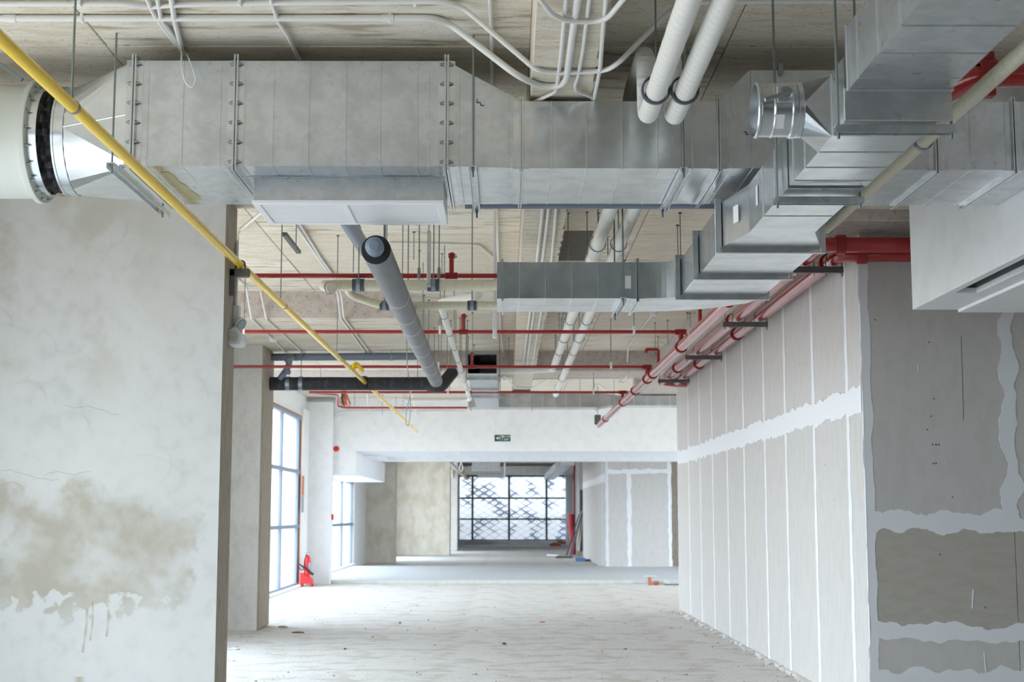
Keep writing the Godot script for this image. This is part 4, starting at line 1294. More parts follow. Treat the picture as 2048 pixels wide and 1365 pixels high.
	part(t, "end_cap", q2, M.pvc_grey)
	for s in [1.9, 2.9, 3.7, 4.6, 5.6, 6.7, 7.8, 8.8]: ring(t, "tape_band", g0 + gd * s, gd, 0.0805, 0.016, 0.0015, M.conduit)
	for s in [0.6, 3.2, 5.8]: hanger_on(t, g0 + gd * s, 0.09)
	t = thing("drain_pipe", "bare grey plastic drain pipe above the capped foam pipe", "pipe", D(706, 455, 10.4))
	part(t, "pipe", piped([D(690, 435, 9.4), D(730, 500, 11.2)], 0.055, 20), M.pvc_grey)
	ring(t, "clamp", D(706, 459, 10.2), gd, 0.057, 0.02, 0.004, M.clamp_steel)
	# black foam cross drain
	var bd := 18.1
	var b0 := D(540, 768, bd)
	var b1 := D(862, 768, bd)
	t = thing("insulated_drain", "sooty black foam covered drain crossing from the square column", "pipe", b0)
	part(t, "foam_cover", wrapped([b0, b1 + Vector3(0.03, 0, 0)], 0.086, 0.015), M.black_foam)
	part(t, "branch_stub", piped([D(850, 768, bd), D(880, 776, bd - 0.1), D(905, 745, bd + 0.2)], 0.08, 20, 0.1), M.black_foam)
	for px in [576, 602]: ring(t, "clamp", V(D(px, 768, bd).x, b0.y, bd), Vector3(1, 0, 0), 0.088, 0.05, 0.006, M.clamp_steel)
	for px in [602, 835]: hanger_on(t, V(D(px, 768, bd).x, b0.y, bd), 0.08)
	part(t, "pipe_opening", boxed(V(D(713, 768, bd).x, b0.y - 0.07, bd - 0.095), V(D(736, 768, bd).x, b0.y + 0.09, bd - 0.07), 0.015), M.black_rubber)
	part(t, "wall_sleeve", piped([b0 + Vector3(-0.08, 0, 0), b0 + Vector3(0.02, 0, 0)], 0.06, 16), M.dark_steel)
	t = thing("drain_pipe", "blue-grey plastic drain pipe crossing above the black foam drain", "pipe", D(700, 715, 18.2))
	part(t, "pipe", piped([D(545, 715, 18.2), D(856, 713, 18.2)], 0.05, 20), M.pvc_grey)
	ring(t, "clamp", D(783, 714, 18.2), Vector3(1, 0, 0), 0.051, 0.03, 0.004, M.clamp_steel)
	hanger_on(t, D(783, 714, 18.2), 0.05)
	var e0 := D(580, 712, 18.0)
	t = thing("drain_elbow", "blue-grey plastic pipe bend dropping into the black foam drain", "pipe", D(575, 735, 18.0))
	part(t, "bend", piped([e0 + Vector3(0, 0, -0.15), e0, D(577, 735, 17.98), D(560, 758, 18.05)], 0.04, 16, 0.06), M.pvc_grey)
	for f in [[577, 722], [574, 745]]: ring(t, "socket", D(f[0], f[1], 17.99), Vector3(0.15, 1, 0), 0.041, 0.05, 0.005, M.pvc_grey)
	t = thing("drain_pipe", "dark blue-grey pipe crossing just behind the ceiling cross duct", "pipe", D(1200, 409, 8.25))
	part(t, "pipe", piped([D(930, 410, 8.25), D(1480, 410, 8.25)], 0.024, 16), M.pvc_grey)

	# red sprinkler branches
	var lv := 3.20
	var spec := [[552, -4.0, 2.2, "red sprinkler branch nearest the stained wall"], [664, -4.0, 1.77, "red sprinkler branch under the square column's drop panel"], [734, -3.7, 1.77, "red sprinkler branch beyond the square column"], [785, -2.9, 1.9, "red sprinkler branch close to the distant duct"]]
	for s in spec:
		var d := -P(800, s[0], lv).z
		t = thing("sprinkler_branch", s[3], "pipe", V(0, lv, d))
		part(t, "pipe", piped([V(s[1], lv, d), V(s[2], lv, d)], 0.0185, 14), M.red_pipe)
		if s[2] < 2.0:
			part(t, "drop", piped([V(1.742, lv, d), V(1.742, 3.05, d)], 0.025, 14), M.red_pipe)
			ring(t, "tee", V(1.742, lv, d), Vector3(1, 0, 0), 0.02, 0.11, 0.008, M.red_fitting)
		var heads: Array = {552: [903], 664: [927], 734: [944], 785: []}[s[0]]
		for px in heads:
			var hx := D(px, s[0], d).x
			part(t, "riser", piped([V(hx, lv, d), V(hx, lv + 0.17, d), V(hx + 0.02, lv + 0.17, d + 0.12)], 0.0185, 12, 0.03), M.red_pipe)
			ring(t, "tee", V(hx, lv, d), Vector3(1, 0, 0), 0.019, 0.09, 0.007, M.red_fitting)
			ring(t, "elbow", V(hx, lv + 0.155, d), Vector3.UP, 0.019, 0.035, 0.006, M.red_fitting)
		for px in {552: [838, 878], 664: [488, 880, 1268], 734: [877, 1222], 785: [896, 1187]}[s[0]]:
			var hx := D(px, s[0], d).x
			hanger_on(t, V(hx, lv, d), 0.02)
			part(t, "clevis", boxed(V(hx - 0.012, lv - 0.024, d - 0.022), V(hx + 0.012, lv + 0.06, d + 0.022), 0.003), M.white_plastic if s[0] != 552 else M.steel)
	t = thing("sprinkler_branch", "short low red pipe in front of the white bulkhead", "pipe", D(800, 817, 24.3))
	part(t, "pipe", piped([D(620, 786, 22.5), D(675, 790, 24.0), D(675, 813, 24.3), D(690, 816, 24.3), D(935, 816, 24.3)], 0.018, 12, 0.06), M.red_pipe)
	hanger_on(t, D(709, 816, 24.3), 0.02)

	# red mains
	t = thing("sprinkler_main", "red sprinkler main carrying the cross branches, farther from the plasterboard", "pipe", V(1.742, 3.05, 17))
	part(t, "pipe", piped([V(1.742, 3.05, 10.95), V(1.742, 3.05, 26.4)], 0.05, 22), M.red_pipe)
	part(t, "end_bracket", boxed(V(1.66, 3.06, 26.32), V(1.78, 3.24, 26.42), 0.01), M.dark_steel)
	part(t, "end_rod", piped([V(1.72, 3.2, 26.37), V(1.72, SLAB, 26.37)], 0.006, 6), M.zinc_rod)
	for d in [13.98, 16.7, 17.34, 19.0, 21.0, 24.6]: ring(t, "coupling", V(1.742, 3.05, d), Vector3(0, 0, 1), 0.05, 0.06, 0.012, M.red_fitting)
	for d in [13.0, 20.2]: ring(t, "white_band", V(1.742, 3.05, d), Vector3(0, 0, 1), 0.05, 0.02, 0.003, M.conduit)
	for q in [[13.0, 0.0], [16.6, 0.0]]:
		part(t, "side_outlet", piped([V(1.80, 3.05, q[0]), V(1.80, 3.33, q[0]), V(1.66, 3.33, q[0]), V(1.66, 3.29, q[0])], 0.018, 12, 0.03), M.red_pipe)
	var names := ["red water main next to the plasterboard wall", "red water main between the sprinkler main and the wall main"]
	for k in 2:
		var x: float = [2.385, 2.18][k]
		var ty: float = [3.245, 3.27][k]
		var td: float = [9.98, 9.76][k]
		t = thing("water_main", names[k], "pipe", V(x, ty, 14))
		part(t, "pipe", piped(fillet([V(x, 3.245, 19.6), V(x, 3.245, td + 0.25), V(x, ty, td), V(3.6, ty, td)], 0.12), 0.055, 22), M.red_pipe)
		for d in [10.35, 14.5 - k, 17.4 + 0.5 * k]: ring(t, "coupling", V(x, 3.245, d), Vector3(0, 0, 1), 0.055, 0.06, 0.014, M.red_fitting)
		ring(t, "coupling", V(x + 0.16, ty, td), Vector3(1, 0, 0), 0.055, 0.06, 0.016, M.red_fitting)
		part(t, "end_elbow", piped([V(x, 3.245, 19.6), V(x, 3.245, 19.75), V(x + 0.25, 3.23, 19.85), V(3.0, 3.23, 19.85)], 0.056, 18, 0.1), M.red_pipe)
	var bi := 0
	for d in [10.16, 13.14, 15.95, 18.8]:
		var lab: String = ["pipe support under the red mains at the wall corner", "second pipe support under the red mains from the wall corner", "third pipe support under the red mains from the wall corner", "fourth pipe support under the red mains from the wall corner"][bi]
		bi += 1
		t = thing("pipe_support", lab, "pipe support", V(2.23, 3.16, d), "trapeze supports under the red mains")
		var m := boxed(V(2.03, 3.14, d - 0.02), V(2.45, 3.185, d - 0.016), 0.001)
		_join(m, boxed(V(2.03, 3.18, d - 0.02), V(2.45, 3.185, d + 0.02), 0.001))
		_join(m, boxed(V(2.03, 3.14, d - 0.02), V(2.45, 3.145, d + 0.02), 0.001))
		part(t, "channel", m, M.dark_steel)
		for x in [2.05, 2.44]:
			var hr := part(t, "hanger_rod", piped([V(x, 3.11, d - 0.002), V(x, 3.42, d - 0.002)], 0.005, 6), M.zinc_rod)
			same(hr, "nut", nut_mesh, M.steel, V(x, 3.125, d - 0.002))
		for x in [2.18, 2.385]:
			part(t, "u_bolt", piped([V(x - 0.06, 3.12, d), V(x - 0.06, 3.27, d), V(x, 3.31, d), V(x + 0.06, 3.27, d), V(x + 0.06, 3.12, d)], 0.004, 6, 0.05), M.zinc_rod)
	# red main crossing overhead close by
	var r0 := D(1962, 150, 5.9)
	t = thing("water_main", "dark red main with a grooved coupling above the cream pipe", "pipe", r0)
	part(t, "pipe", piped([V(2.75, r0.y, 5.9), V(r0.x, r0.y, 5.9), V(r0.x - 0.1, r0.y - 0.02, 6.1), V(r0.x - 0.12, r0.y - 0.02, 6.9)], 0.052, 22, 0.09), M.red_pipe)
	ring(t, "coupling", V(r0.x + 0.02, r0.y, 5.9), Vector3(1, 0, 0), 0.052, 0.07, 0.018, M.red_fitting)
	for s in [-1, 1]: part(t, "coupling_lug", boxed(V(r0.x - 0.015, r0.y + s * 0.078 - 0.02, 5.87), V(r0.x + 0.055, r0.y + s * 0.078 + 0.02, 5.93), 0.006), M.red_fitting)

	# conduits above the cross duct
	var c := SLAB - 0.02
	var s := SOFFIT - 0.02
	t = conduit("upper of two parallel white conduits crossing over the largest duct", run([[-60, 8], [255, 8], [300, 15], [345, 10], [620, 5], [890, 3], [925, 14], [1072, 140, s], [1105, 146, s], [1210, 142, s], [1235, 128, s], [1350, 10, c], [1420, 3, c], [1760, 2, c]], c), 0.0125)
	for px in [160, 480, 830]: saddle(t, P(px, 6, c), 0.0125)
	t = conduit("lower of two parallel white conduits crossing over the largest duct", run([[-60, 37], [868, 36], [900, 48], [1035, 152, s], [1080, 172, s], [1118, 173, s], [1133, 160, s], [1145, 67, s], [1159, -20, s]], c), 0.0165)
	for px in [165, 780]: saddle(t, P(px, 37, c), 0.0165)
	ring(t, "socket", P(775, 36, c), Vector3(1, 0, 0), 0.0165, 0.06, 0.003, M.conduit)
	ring(t, "socket", P(20, 37, c), Vector3(1, 0, 0), 0.0165, 0.06, 0.003, M.conduit)
	conduit("white conduit bent outward at its end on the strip beam above the narrower duct", run([[1134, -20], [1122, 110], [1116, 160], [1112, 184], [1068, 204]], s), 0.009, 0.04)
	conduit("white conduit with a small kink on the strip beam", run([[1181, -20], [1166, 100], [1156, 155], [1150, 170], [1152, 183], [1184, 194], [1190, 206]], s), 0.009, 0.04)
	conduit("white conduit along the rough edge of the strip beam", run([[1214, -20], [1206, 60], [1200, 140], [1187, 204]], s), 0.010)
	conduit("white conduit sagging across the strip beam in a shallow curve", run([[1068, -20], [1103, 28], [1132, 42], [1190, 44], [1216, 36], [1262, -20]], s - 0.02), 0.0115, 0.12)
	t = conduit("bundled white conduit with a loop of cable at its end", run([[312, -20], [322, 40], [345, 70], [368, 108]], c), 0.011, 0.06)
	part(t, "cable_loop", piped([P(363, 100, c), D(363, 130, 6.7), D(370, 165, 6.7), D(385, 178, 6.7), D(393, 160, 6.7), D(385, 135, 6.7), P(372, 104, c)], 0.004, 6, 0.08), M.conduit)
	conduit("short white conduit beside the bundled one", run([[287, -20], [306, 26], [325, 52], [352, 88]], c), 0.011, 0.06)
	conduit("thicker white conduit of the bundle above the short duct section", run([[340, -20], [349, 40], [364, 100]], c), 0.014, 0.06)
	conduit("white conduit slanting down behind the largest duct", run([[536, -20], [556, 44], [572, 64], [601, 124]], c), 0.011, 0.05)
	conduit("white conduit running lengthwise beside the strip beam over the reducer", run([[979, -20], [984, 80], [984, 175]], c), 0.010)

	# conduits behind the cross duct
	conduit("one of two close white conduits descending past the grey foam pipe", run([[584, 440], [641, 523], [664, 555], [676, 592, 3.66], [681, 638, s], [700, 662, s], [742, 722, s]], c), 0.011, 0.05)
	conduit("second of two close white conduits descending past the grey foam pipe", run([[594, 440], [644, 520], [671, 558], [683, 592, 3.66], [688, 636, s], [707, 662, s], [752, 722, s]], c), 0.011, 0.05)
	t = conduit("white conduit by the wall edge with a round junction box", run([[474, 558], [492, 573], [503, 638, s], [546, 680, s], [592, 724, s]], c), 0.011, 0.05)
	var jb := MB.new()
	jb.lathe([[0.0, 0.0], [0.045, 0.0], [0.045, 0.05], [0.0, 0.05]], P(546, 680, s) - Vector3(0, 0.025, 0), Vector3.UP, 20)
	part(t, "junction_box", jb, M.white_plastic)
	conduit("white conduit beneath the yellow pipe on the drop panel", run([[521, 582], [533, 640, s], [598, 699, s], [618, 722, s]], c), 0.011, 0.05)
	t = conduit("white conduit dropping from the slab down the raw wall edge", [P(530, 420, c), P(476, 466, c), V(-1.836, D(464, 486, 9.6).y, 9.6), V(-1.836, D(461, 612, 9.6).y, 9.6)], 0.012, 0.06)
	conduit("thin white conduit behind the hanger rods ending at the branch duct", run([[780, 486], [850, 487], [957, 490], [1006, 532]], c), 0.010, 0.04)
	var i := 0
	for q in [[1086, 1074, 1060, 1045], [1098, 1085, 1067, 1053], [1113, 1103, 1082, 1064]]:
		conduit(["first of three conduits on the strip beam, farthest from its rough edge", "middle of three conduits on the strip beam", "last of three conduits on the strip beam, beside its rough edge"][i], run([[q[0], 412], [q[1], 520], [q[2], 628], [q[3], 735]], s), 0.011, 0.05)
		i += 1
	conduit("white conduit lengthwise on the slab beside the hanging trunking", run([[993, 412], [997, 540], [1001, 660], [1006, 700], [1004, 738]], c), 0.011, 0.04)
	t = conduit("white conduit slanting across the slab beyond the branch duct", run([[1306, 628], [1257, 692], [1252, 756, s], [1244, 764, s]], c), 0.011, 0.05)
	for p in [[1306, 628, c], [1243, 764, s]]:
		jb = MB.new()
		jb.lathe([[0.0, 0.0], [0.045, 0.0], [0.045, 0.05], [0.0, 0.05]], P(p[0], p[1], p[2]) - Vector3(0, 0.025, 0), Vector3.UP, 20)
		part(t, "junction_box", jb, M.white_plastic)
	conduit("long white conduit crossing the slab beyond the concrete beam", run([[1005, 760], [1130, 758], [1240, 757]], c), 0.012)
	conduit("white conduit curving under the strip beam near the distant duct", run([[1008, 752], [1030, 775], [1060, 778], [1085, 765], [1100, 758]], s), 0.011, 0.1)
	conduit("forked white conduit above the distant duct", run([[1185, 800], [1190, 775], [1196, 770], [1225, 795]], c), 0.011, 0.03)
	conduit("white conduit curving along the top of the bulkhead", [D(668, 836, 29.35), D(676, 826, 29.35), D(700, 823, 29.35), D(930, 823, 29.35)], 0.014, 0.15)
	conduit("white conduit dropping from the slab to the bulkhead top", [V(D(733, 785, 27.0).x, SLAB, 27.0), D(736, 812, 28.6), D(742, 829, 29.3)], 0.012, 0.1)
	conduit("white conduit hooked beside the black drain's end", [D(820, 780, 25.0), D(826, 800, 25.5), D(832, 828, 29.2), D(838, 829, 29.3)], 0.012, 0.1)
	# hanging trunking
	var h0 := P(990, 414, SLAB - 0.005)
	t = thing("hanging_trunking", "white square trunking hanging from the slab with a boxed lower end", "trunking", h0 + Vector3(0, -1.0, 0))
	var hd := -h0.z
	part(t, "trunk", boxed(V(h0.x - 0.012, D(990, 628, hd).y, hd - 0.012), V(h0.x + 0.012, SLAB, hd + 0.012), 0.003), M.white_plastic)
	part(t, "end_box", boxed(V(h0.x - 0.017, D(990, 677, hd).y, hd - 0.02), V(h0.x + 0.017, D(990, 628, hd).y, hd + 0.02), 0.004), M.white_plastic)
	# cables
	t = thing("hanging_cable", "thin grey cable hanging in a long loop before the bulkhead", "cable", D(815, 800, 20))
	part(t, "cable", piped([D(813, 675, 16.5), D(815, 740, 17.0), D(822, 785, 20.0), D(811, 830, 20.0), D(812, 850, 20.0), D(817, 853, 20.0), D(821, 830, 20.0), D(820, 780, 20.0)], 0.006, 6, 0.2), M.clamp_steel)
	t = thing("hanging_cable", "white cable hanging from the hood down past the opening", "cable", D(918, 850, 25))
	part(t, "cable", piped([V(D(918, 800, 25.0).x, SLAB, 25.0), D(918, 900, 25.0), D(922, 925, 25.0), D(918, 938, 25.0), D(922, 945, 25.0), D(926, 938, 25.0), D(922, 922, 25.0)], 0.009, 6, 0.1), M.conduit)
	t = thing("wire_bundle", "tangled bundle of orange and black wire ends below the black drain", "wire bundle", D(687, 795, 24))
	var ro := RandomNumberGenerator.new()
	ro.seed = 5
	for k in 26:
		var px := 687.0 + ro.randf_range(-9, 9)
		var w := piped([D(687 + ro.randf_range(-5, 5), 782, 24.0), D(px, 795, 24.0 + ro.randf_range(-0.08, 0.08)), D(px + ro.randf_range(-5, 7), 806 + ro.randf_range(0, 8), 24.0)], 0.006, 5, 0.06)
		part(t, "wire", w, M.orange if k % 3 else M.black_rubber)

	# loose hanger rods
	for q in [[564, 440, 472], [593, 440, 500], [676, 470, 556], [708, 440, 545], [774, 440, 600], [806, 440, 640], [858, 440, 462], [839, 500, 575], [884, 506, 560], [828, 463, 520], [1136, 425, 522], [1174, 423, 522], [1215, 420, 522], [1197, 425, 520], [1355, 450, 526], [1360, 425, 575], [716, 440, 500], [945, 625, 720], [948, 690, 745], [1245, 470, 523], [1249, 520, 545], [1118, 627, 660], [1126, 626, 662],
		[848, 590, 700], [858, 600, 760], [869, 655, 715], [883, 602, 745], [895, 630, 735], [902, 640, 730], [912, 615, 715], [920, 635, 735], [935, 640, 720], [937, 672, 720], [642, 690, 765], [711, 676, 740], [740, 715, 755], [764, 742, 756], [1018, 675, 735], [1110, 660, 740], [1310, 645, 715], [1316, 672, 718], [1335, 640, 690], [1375, 625, 640], [1380, 626, 655], [1160, 760, 795], [1188, 757, 795], [1228, 757, 800], [1281, 775, 800], [1288, 775, 802], [900, 750, 790], [765, 790, 830], [792, 795, 830], [806, 795, 826]]:
		var p := P(q[0], q[1], SLAB)
		var low := D(q[0], q[2], -p.z)
		var zone := "between the stained wall and the foam pipe"
		if -p.z < 14.0:
			if q[0] > 1100: zone = "above the low branch duct"
			elif q[0] > 740: zone = "between the foam pipe and the branch duct"
		elif -p.z > 21.0: zone = "near the distant duct and bulkhead"
		elif q[0] > 1250: zone = "beside the red sprinkler main"
		elif q[0] > 1000: zone = "around the far white wrapped pipes"
		elif q[0] > 840: zone = "over the open duct hood and thin cream pipe"
		else: zone = "above the black foam drain"
		t = thing("hanger_rod", "threaded rod hanging from the slab " + zone, "rod", low, "threaded rods " + zone)
		part(t, "rod", piped([V(p.x, low.y, -p.z), V(p.x, SLAB, -p.z)], 0.0045, 6), M.zinc_rod)
		part(t, "anchor", boxed(V(p.x - 0.013, SLAB - 0.012, -p.z - 0.013), V(p.x + 0.013, SLAB, -p.z + 0.013), 0.002), M.dark_steel)
	t = thing("loose_channel", "short grey channel hanging aslant from two rods near the wall edge", "support channel", P(580, 490, 3.55))
	part(t, "channel", boxed(P(564, 472, 3.62), P(595, 508, 3.62) + Vector3(0.03, 0.03, 0), 0.002), M.dark_steel)
	t = thing("hanging_strut", "pale slotted strut hanging beside the cream pipe clamp", "strut", D(858, 520, 11))
	part(t, "strut", boxed(D(854.5, 463, 10.5), D(861.5, 575, 10.5) + Vector3(0, 0, 0.03), 0.002), M.galvanised)

# ---------------------------------------------------------------- fittings and small things
func text(parent: Node, words: String, at: Vector3, h: float, m: Material, bold := true) -> void:
	var f := SystemFont.new()
	f.font_names = PackedStringArray(["Droid Sans"])
	f.font_weight = 700 if bold else 400
	var tm := TextMesh.new()
	tm.font = f
	tm.text = words
	tm.font_size = 32
	tm.pixel_size = h / 24.0
	tm.depth = 0.002
	tm.curve_step = 2.0
	var o := MeshInstance3D.new()
	o.name = "lettering"
	o.mesh = tm
	o.material_override = m
	o.position = at - O
	parent.add_child(o, true)

func build_small() -> void:
	var t: Node3D
	# exit sign
	var sd := 29.0
	var c := D(1005, 877, sd)
	t = thing("exit_sign", "green exit sign hanging on two cords before the bulkhead", "sign", c)
	part(t, "frame", boxed(c + Vector3(-0.178, -0.082, -0.015), c + Vector3(0.178, 0.082, 0.01), 0.004), M.white_plastic)
	var pn := part(t, "panel", boxed(c + Vector3(-0.163, -0.067, 0.008), c + Vector3(0.163, 0.067, 0.014), 0.001), M.sign_green)
	var z := Vector3(0, 0, 0.015)
	var m := MB.new()
	m.quad(c + z + Vector3(-0.10, -0.010, 0), c + z + Vector3(-0.06, -0.010, 0), c + z + Vector3(-0.06, 0.010, 0), c + z + Vector3(-0.10, 0.010, 0))
	m.tri(c + z + Vector3(-0.13, 0, 0), c + z + Vector3(-0.095, -0.035, 0), c + z + Vector3(-0.095, 0.035, 0))
	part(pn, "arrow", m, M.white_plastic)
	m = MB.new()
	for e in [[-0.062, -0.055, -0.056, 0.052], [-0.008, -0.055, -0.002, 0.052], [-0.062, 0.046, -0.002, 0.052]]:
		m.box(c + z + Vector3(e[0], e[1], -0.001), c + z + Vector3(e[2], e[3], 0.001))
	m.bar(c + z + Vector3(-0.028, 0.018, 0), c + z + Vector3(-0.036, -0.014, 0), 0.016, 0.002)
	m.bar(c + z + Vector3(-0.036, -0.012, 0), c + z + Vector3(-0.022, -0.05, 0), 0.009, 0.002)
	m.bar(c + z + Vector3(-0.036, -0.012, 0), c + z + Vector3(-0.054, -0.04, 0), 0.009, 0.002)
	m.bar(c + z + Vector3(-0.03, 0.012, 0), c + z + Vector3(-0.014, -0.006, 0), 0.007, 0.002)
	m.bar(c + z + Vector3(-0.03, 0.012, 0), c + z + Vector3(-0.052, 0.004, 0), 0.007, 0.002)
	m.lathe([[0.0, 0.001], [0.009, 0.001], [0.009, 0.0]], c + z + Vector3(-0.026, 0.031, 0), Vector3(0, 0, 1), 12)
	part(pn, "pictogram", m, M.white_plastic)
	text(pn, "LỐI THOÁT", c + z + Vector3(0.078, 0.027, 0), 0.026, M.white_plastic)
	text(pn, "EXIT", c + z + Vector3(0.078, -0.028, 0), 0.036, M.white_plastic)
	for s in [[996, 800, -0.15], [1013, 800, 0.15]]:
		part(t, "cord", piped([c + Vector3(s[2], 0.082, 0), V(D(s[0], s[1], sd).x, SLAB, sd)], 0.005, 6), M.conduit)

	# emergency light on the wall edge
	var e0 := V(-1.84, 2.62, 9.56)
	t = thing("emergency_light", "white twin head emergency light on the raw wall edge", "emergency light", e0)
	var b1 := D(464, 628, 9.6)
	part(t, "junction_box", boxed(V(-1.85, b1.y - 0.05, 9.57), V(-1.805, b1.y + 0.055, 9.63), 0.006), M.white_plastic)
	var h1 := D(475, 645, 9.6)
	m = MB.new()
	m.lathe([[0.0, -0.03], [0.025, -0.028], [0.042, -0.005], [0.048, 0.03], [0.048, 0.04], [0.042, 0.04], [0.03, 0.02], [0.0, 0.012]], h1, Vector3(0.55, -0.35, 0.35), 24)
	var lh := part(t, "lamp_head", m, M.white_plastic)
	m = MB.new()
	m.lathe([[0.043, 0.036], [0.03, 0.042], [0.0, 0.044]], h1, Vector3(0.55, -0.35, 0.35), 24)
	part(lh, "lens", m, M.clamp_steel)
	var h2 := D(469, 677, 9.5)
	part(t, "neck", boxed(h2 + Vector3(-0.025, 0.03, -0.03), h2 + Vector3(0.02, 0.075, 0.0), 0.006), M.white_plastic)
	m = MB.new()
	var prof := []
	for i in 25:
		var a := TAU * i / 24.0
		prof.append(Vector3(cos(a) * 0.052 * (1.0 if cos(a) < 0 else 1.12), clampf(sin(a) * 0.06, -0.046, 0.06), 0))
	var fr := h2 + Vector3(0, 0, 0.05)
	for i in 24:
		m.quad(fr + prof[i], fr + prof[i] + Vector3(0.015, -0.012, -0.11), fr + prof[i + 1] + Vector3(0.015, -0.012, -0.11), fr + prof[i + 1])
		m.tri(fr, fr + prof[i], fr + prof[i + 1])
	part(t, "housing", m, M.white_plastic)
	m = MB.new()
	for i in 24: m.tri(fr + Vector3(-0.004, 0.004, 0.002), fr + prof[i] * 0.7 + Vector3(-0.004, 0.004, 0.002), fr + prof[i + 1] * 0.7 + Vector3(-0.004, 0.004, 0.002))
	var fp := part(t, "face_plate", m, M.fan_paint)
	for i in 3:
		m = MB.new()
		m.lathe([[0.0, 0.003], [0.003, 0.003], [0.003, 0.0]], fr + Vector3(-0.024 + 0.02 * i, 0.0, 0.002), Vector3(0, 0, 1), 10)
		part(fp, "indicator", m, M.red_fitting if i == 2 else M.dark_steel)

	# fire extinguisher in its floor stand
	var f := P(614, 1174, 0.0)
	var u := 0.0098
	t = thing("fire_extinguisher", "red fire extinguisher with black horn in a red floor stand", "fire extinguisher", f)
	m = MB.new()
	m.lathe([[0.0, 0.06], [0.066, 0.062], [0.068, 0.09], [0.068, 0.50], [0.062, 0.55], [0.042, 0.585], [0.022, 0.60], [0.02, 0.615]], f + Vector3(0.0, 0, 0), Vector3.UP, 28)
	part(t, "cylinder", m, M.extinguisher_red)
	m = MB.new()
	m.lathe([[0.021, 0.612], [0.026, 0.62], [0.026, 0.655], [0.012, 0.665], [0.0, 0.666]], f, Vector3.UP, 16)
	part(t, "valve", m, M.steel)
	m = MB.new()
	m.bar(f + Vector3(-0.03, 0.66, 0), f + Vector3(0.04, 0.72, 0.02), 0.016, 0.014, 0.003)
	m.bar(f + Vector3(-0.02, 0.645, 0), f + Vector3(0.06, 0.665, 0.02), 0.016, 0.01, 0.003)
	part(t, "handle", m, M.steel)
	part(t, "hose", piped([f + Vector3(-0.02, 0.63, 0.02), f + Vector3(-0.05, 0.5, 0.06), f + Vector3(-0.06, 0.33, 0.1), f + Vector3(-0.12, 0.33, 0.12), f + Vector3(-0.16, 0.40, 0.12), f + Vector3(-0.14, 0.44, 0.12)], 0.009, 8, 0.07), M.black_rubber)
	m = MB.new()
	m.tube([f + Vector3(-0.14, 0.44, 0.12), f + Vector3(0.02, 0.32, 0.12), f + Vector3(0.135, 0.235, 0.12)], [0.012, 0.022, 0.026], 14)
	part(t, "horn", m, M.black_rubber)
	m = MB.new()
	m.box(f + Vector3(0.03, 0.34, 0.045), f + Vector3(0.066, 0.46, 0.062), 0.002)
	part(t, "label_sticker", m, M.blue_box, "blue and white instruction sticker")
	var w := 0.12
	m = MB.new()
	m.hull([f + Vector3(-w, 0.06, 0.13), f + Vector3(w, 0.06, 0.13), f + Vector3(w, 0.06, -0.11), f + Vector3(-w, 0.06, -0.11), f + Vector3(-w, 0.27, 0.13), f + Vector3(w - 0.02, 0.16, 0.13), f + Vector3(w - 0.02, 0.16, -0.11), f + Vector3(-w, 0.27, -0.11)])
	part(t, "stand", m, M.extinguisher_red)
	for s in [[-0.1, 0.11], [0.09, 0.11], [-0.1, -0.09], [0.09, -0.09]]:
		part(t, "foot", boxed(f + Vector3(s[0] - 0.02, 0, s[1] - 0.02), f + Vector3(s[0] + 0.02, 0.062, s[1] + 0.02), 0.004), M.extinguisher_red)

	# alarm fittings on the pilaster
	var q := D(671, 898, 29.3)
	t = thing("alarm_bell", "small red alarm bell beside the white bulkhead", "alarm", q)
	m = MB.new()
	m.lathe([[0.06, 0.0], [0.058, 0.03], [0.035, 0.05], [0.0, 0.055]], V(q.x, q.y, 29.39), Vector3(0.4, 0, 1), 20)
	part(t, "gong", m, M.extinguisher_red)
	part(t, "back_box", boxed(V(q.x - 0.05, q.y - 0.06, 29.36), V(q.x + 0.03, q.y + 0.06, 29.40), 0.006), M.white_plastic)
	q = D(665, 1035, 29.1)
	t = thing("call_point", "red square manual call point on the pilaster edge", "call point", q)
	part(t, "box", boxed(V(-3.535, q.y - 0.06, 29.2), V(-3.495, q.y + 0.06, 29.32), 0.006), M.extinguisher_red)
	part(t, "button", boxed(V(-3.497, q.y - 0.02, 29.24), V(-3.488, q.y + 0.02, 29.28), 0.003), M.white_plastic)
	q = XP(605, 995, -4.0)
	t = thing("paper_notice", "faded reddish notice sheet on the window reveal", "notice", q)
	part(t, "sheet", boxed(V(-3.999, q.y + 0.03, -q.z - 0.12), V(-3.995, q.y + 0.42, -q.z + 0.15)), M.terracotta)
	part(t, "lower_sheet", boxed(V(-3.999, q.y - 0.3, -q.z - 0.12), V(-3.995, q.y + 0.02, -q.z + 0.15)), M.frame_blue)

	# things by the step
	q = P(1300, 1171, 0)
	t = thing("clay_pipe", "upright terracotta pipe piece standing by the raised screed", "pipe", q)
	m = MB.new()
	m.lathe([[0.0, 0.0], [0.042, 0.0], [0.042, 0.155], [0.034, 0.155], [0.034, 0.02]], q, Vector3.UP, 20)
	part(t, "tube", m, M.terracotta)
	q = P(1312, 1171, 0)
	t = thing("hollow_brick", "hollow orange brick lying beside the terracotta pipe", "brick", q)
	m = MB.new()
	for e in [[-0.05, 0.0, 0.05, 0.012], [-0.05, 0.034, 0.05, 0.044], [-0.05, 0.066, 0.05, 0.078], [-0.05, 0.0, -0.038, 0.078], [-0.006, 0.0, 0.006, 0.078], [0.038, 0.0, 0.05, 0.078]]:
		m.box(q + Vector3(e[0], e[1], -0.1), q + Vector3(e[2], e[3], 0.06), 0.002)
	part(t, "body", m, M.brick)
	q = P(1326, 1170, 0)
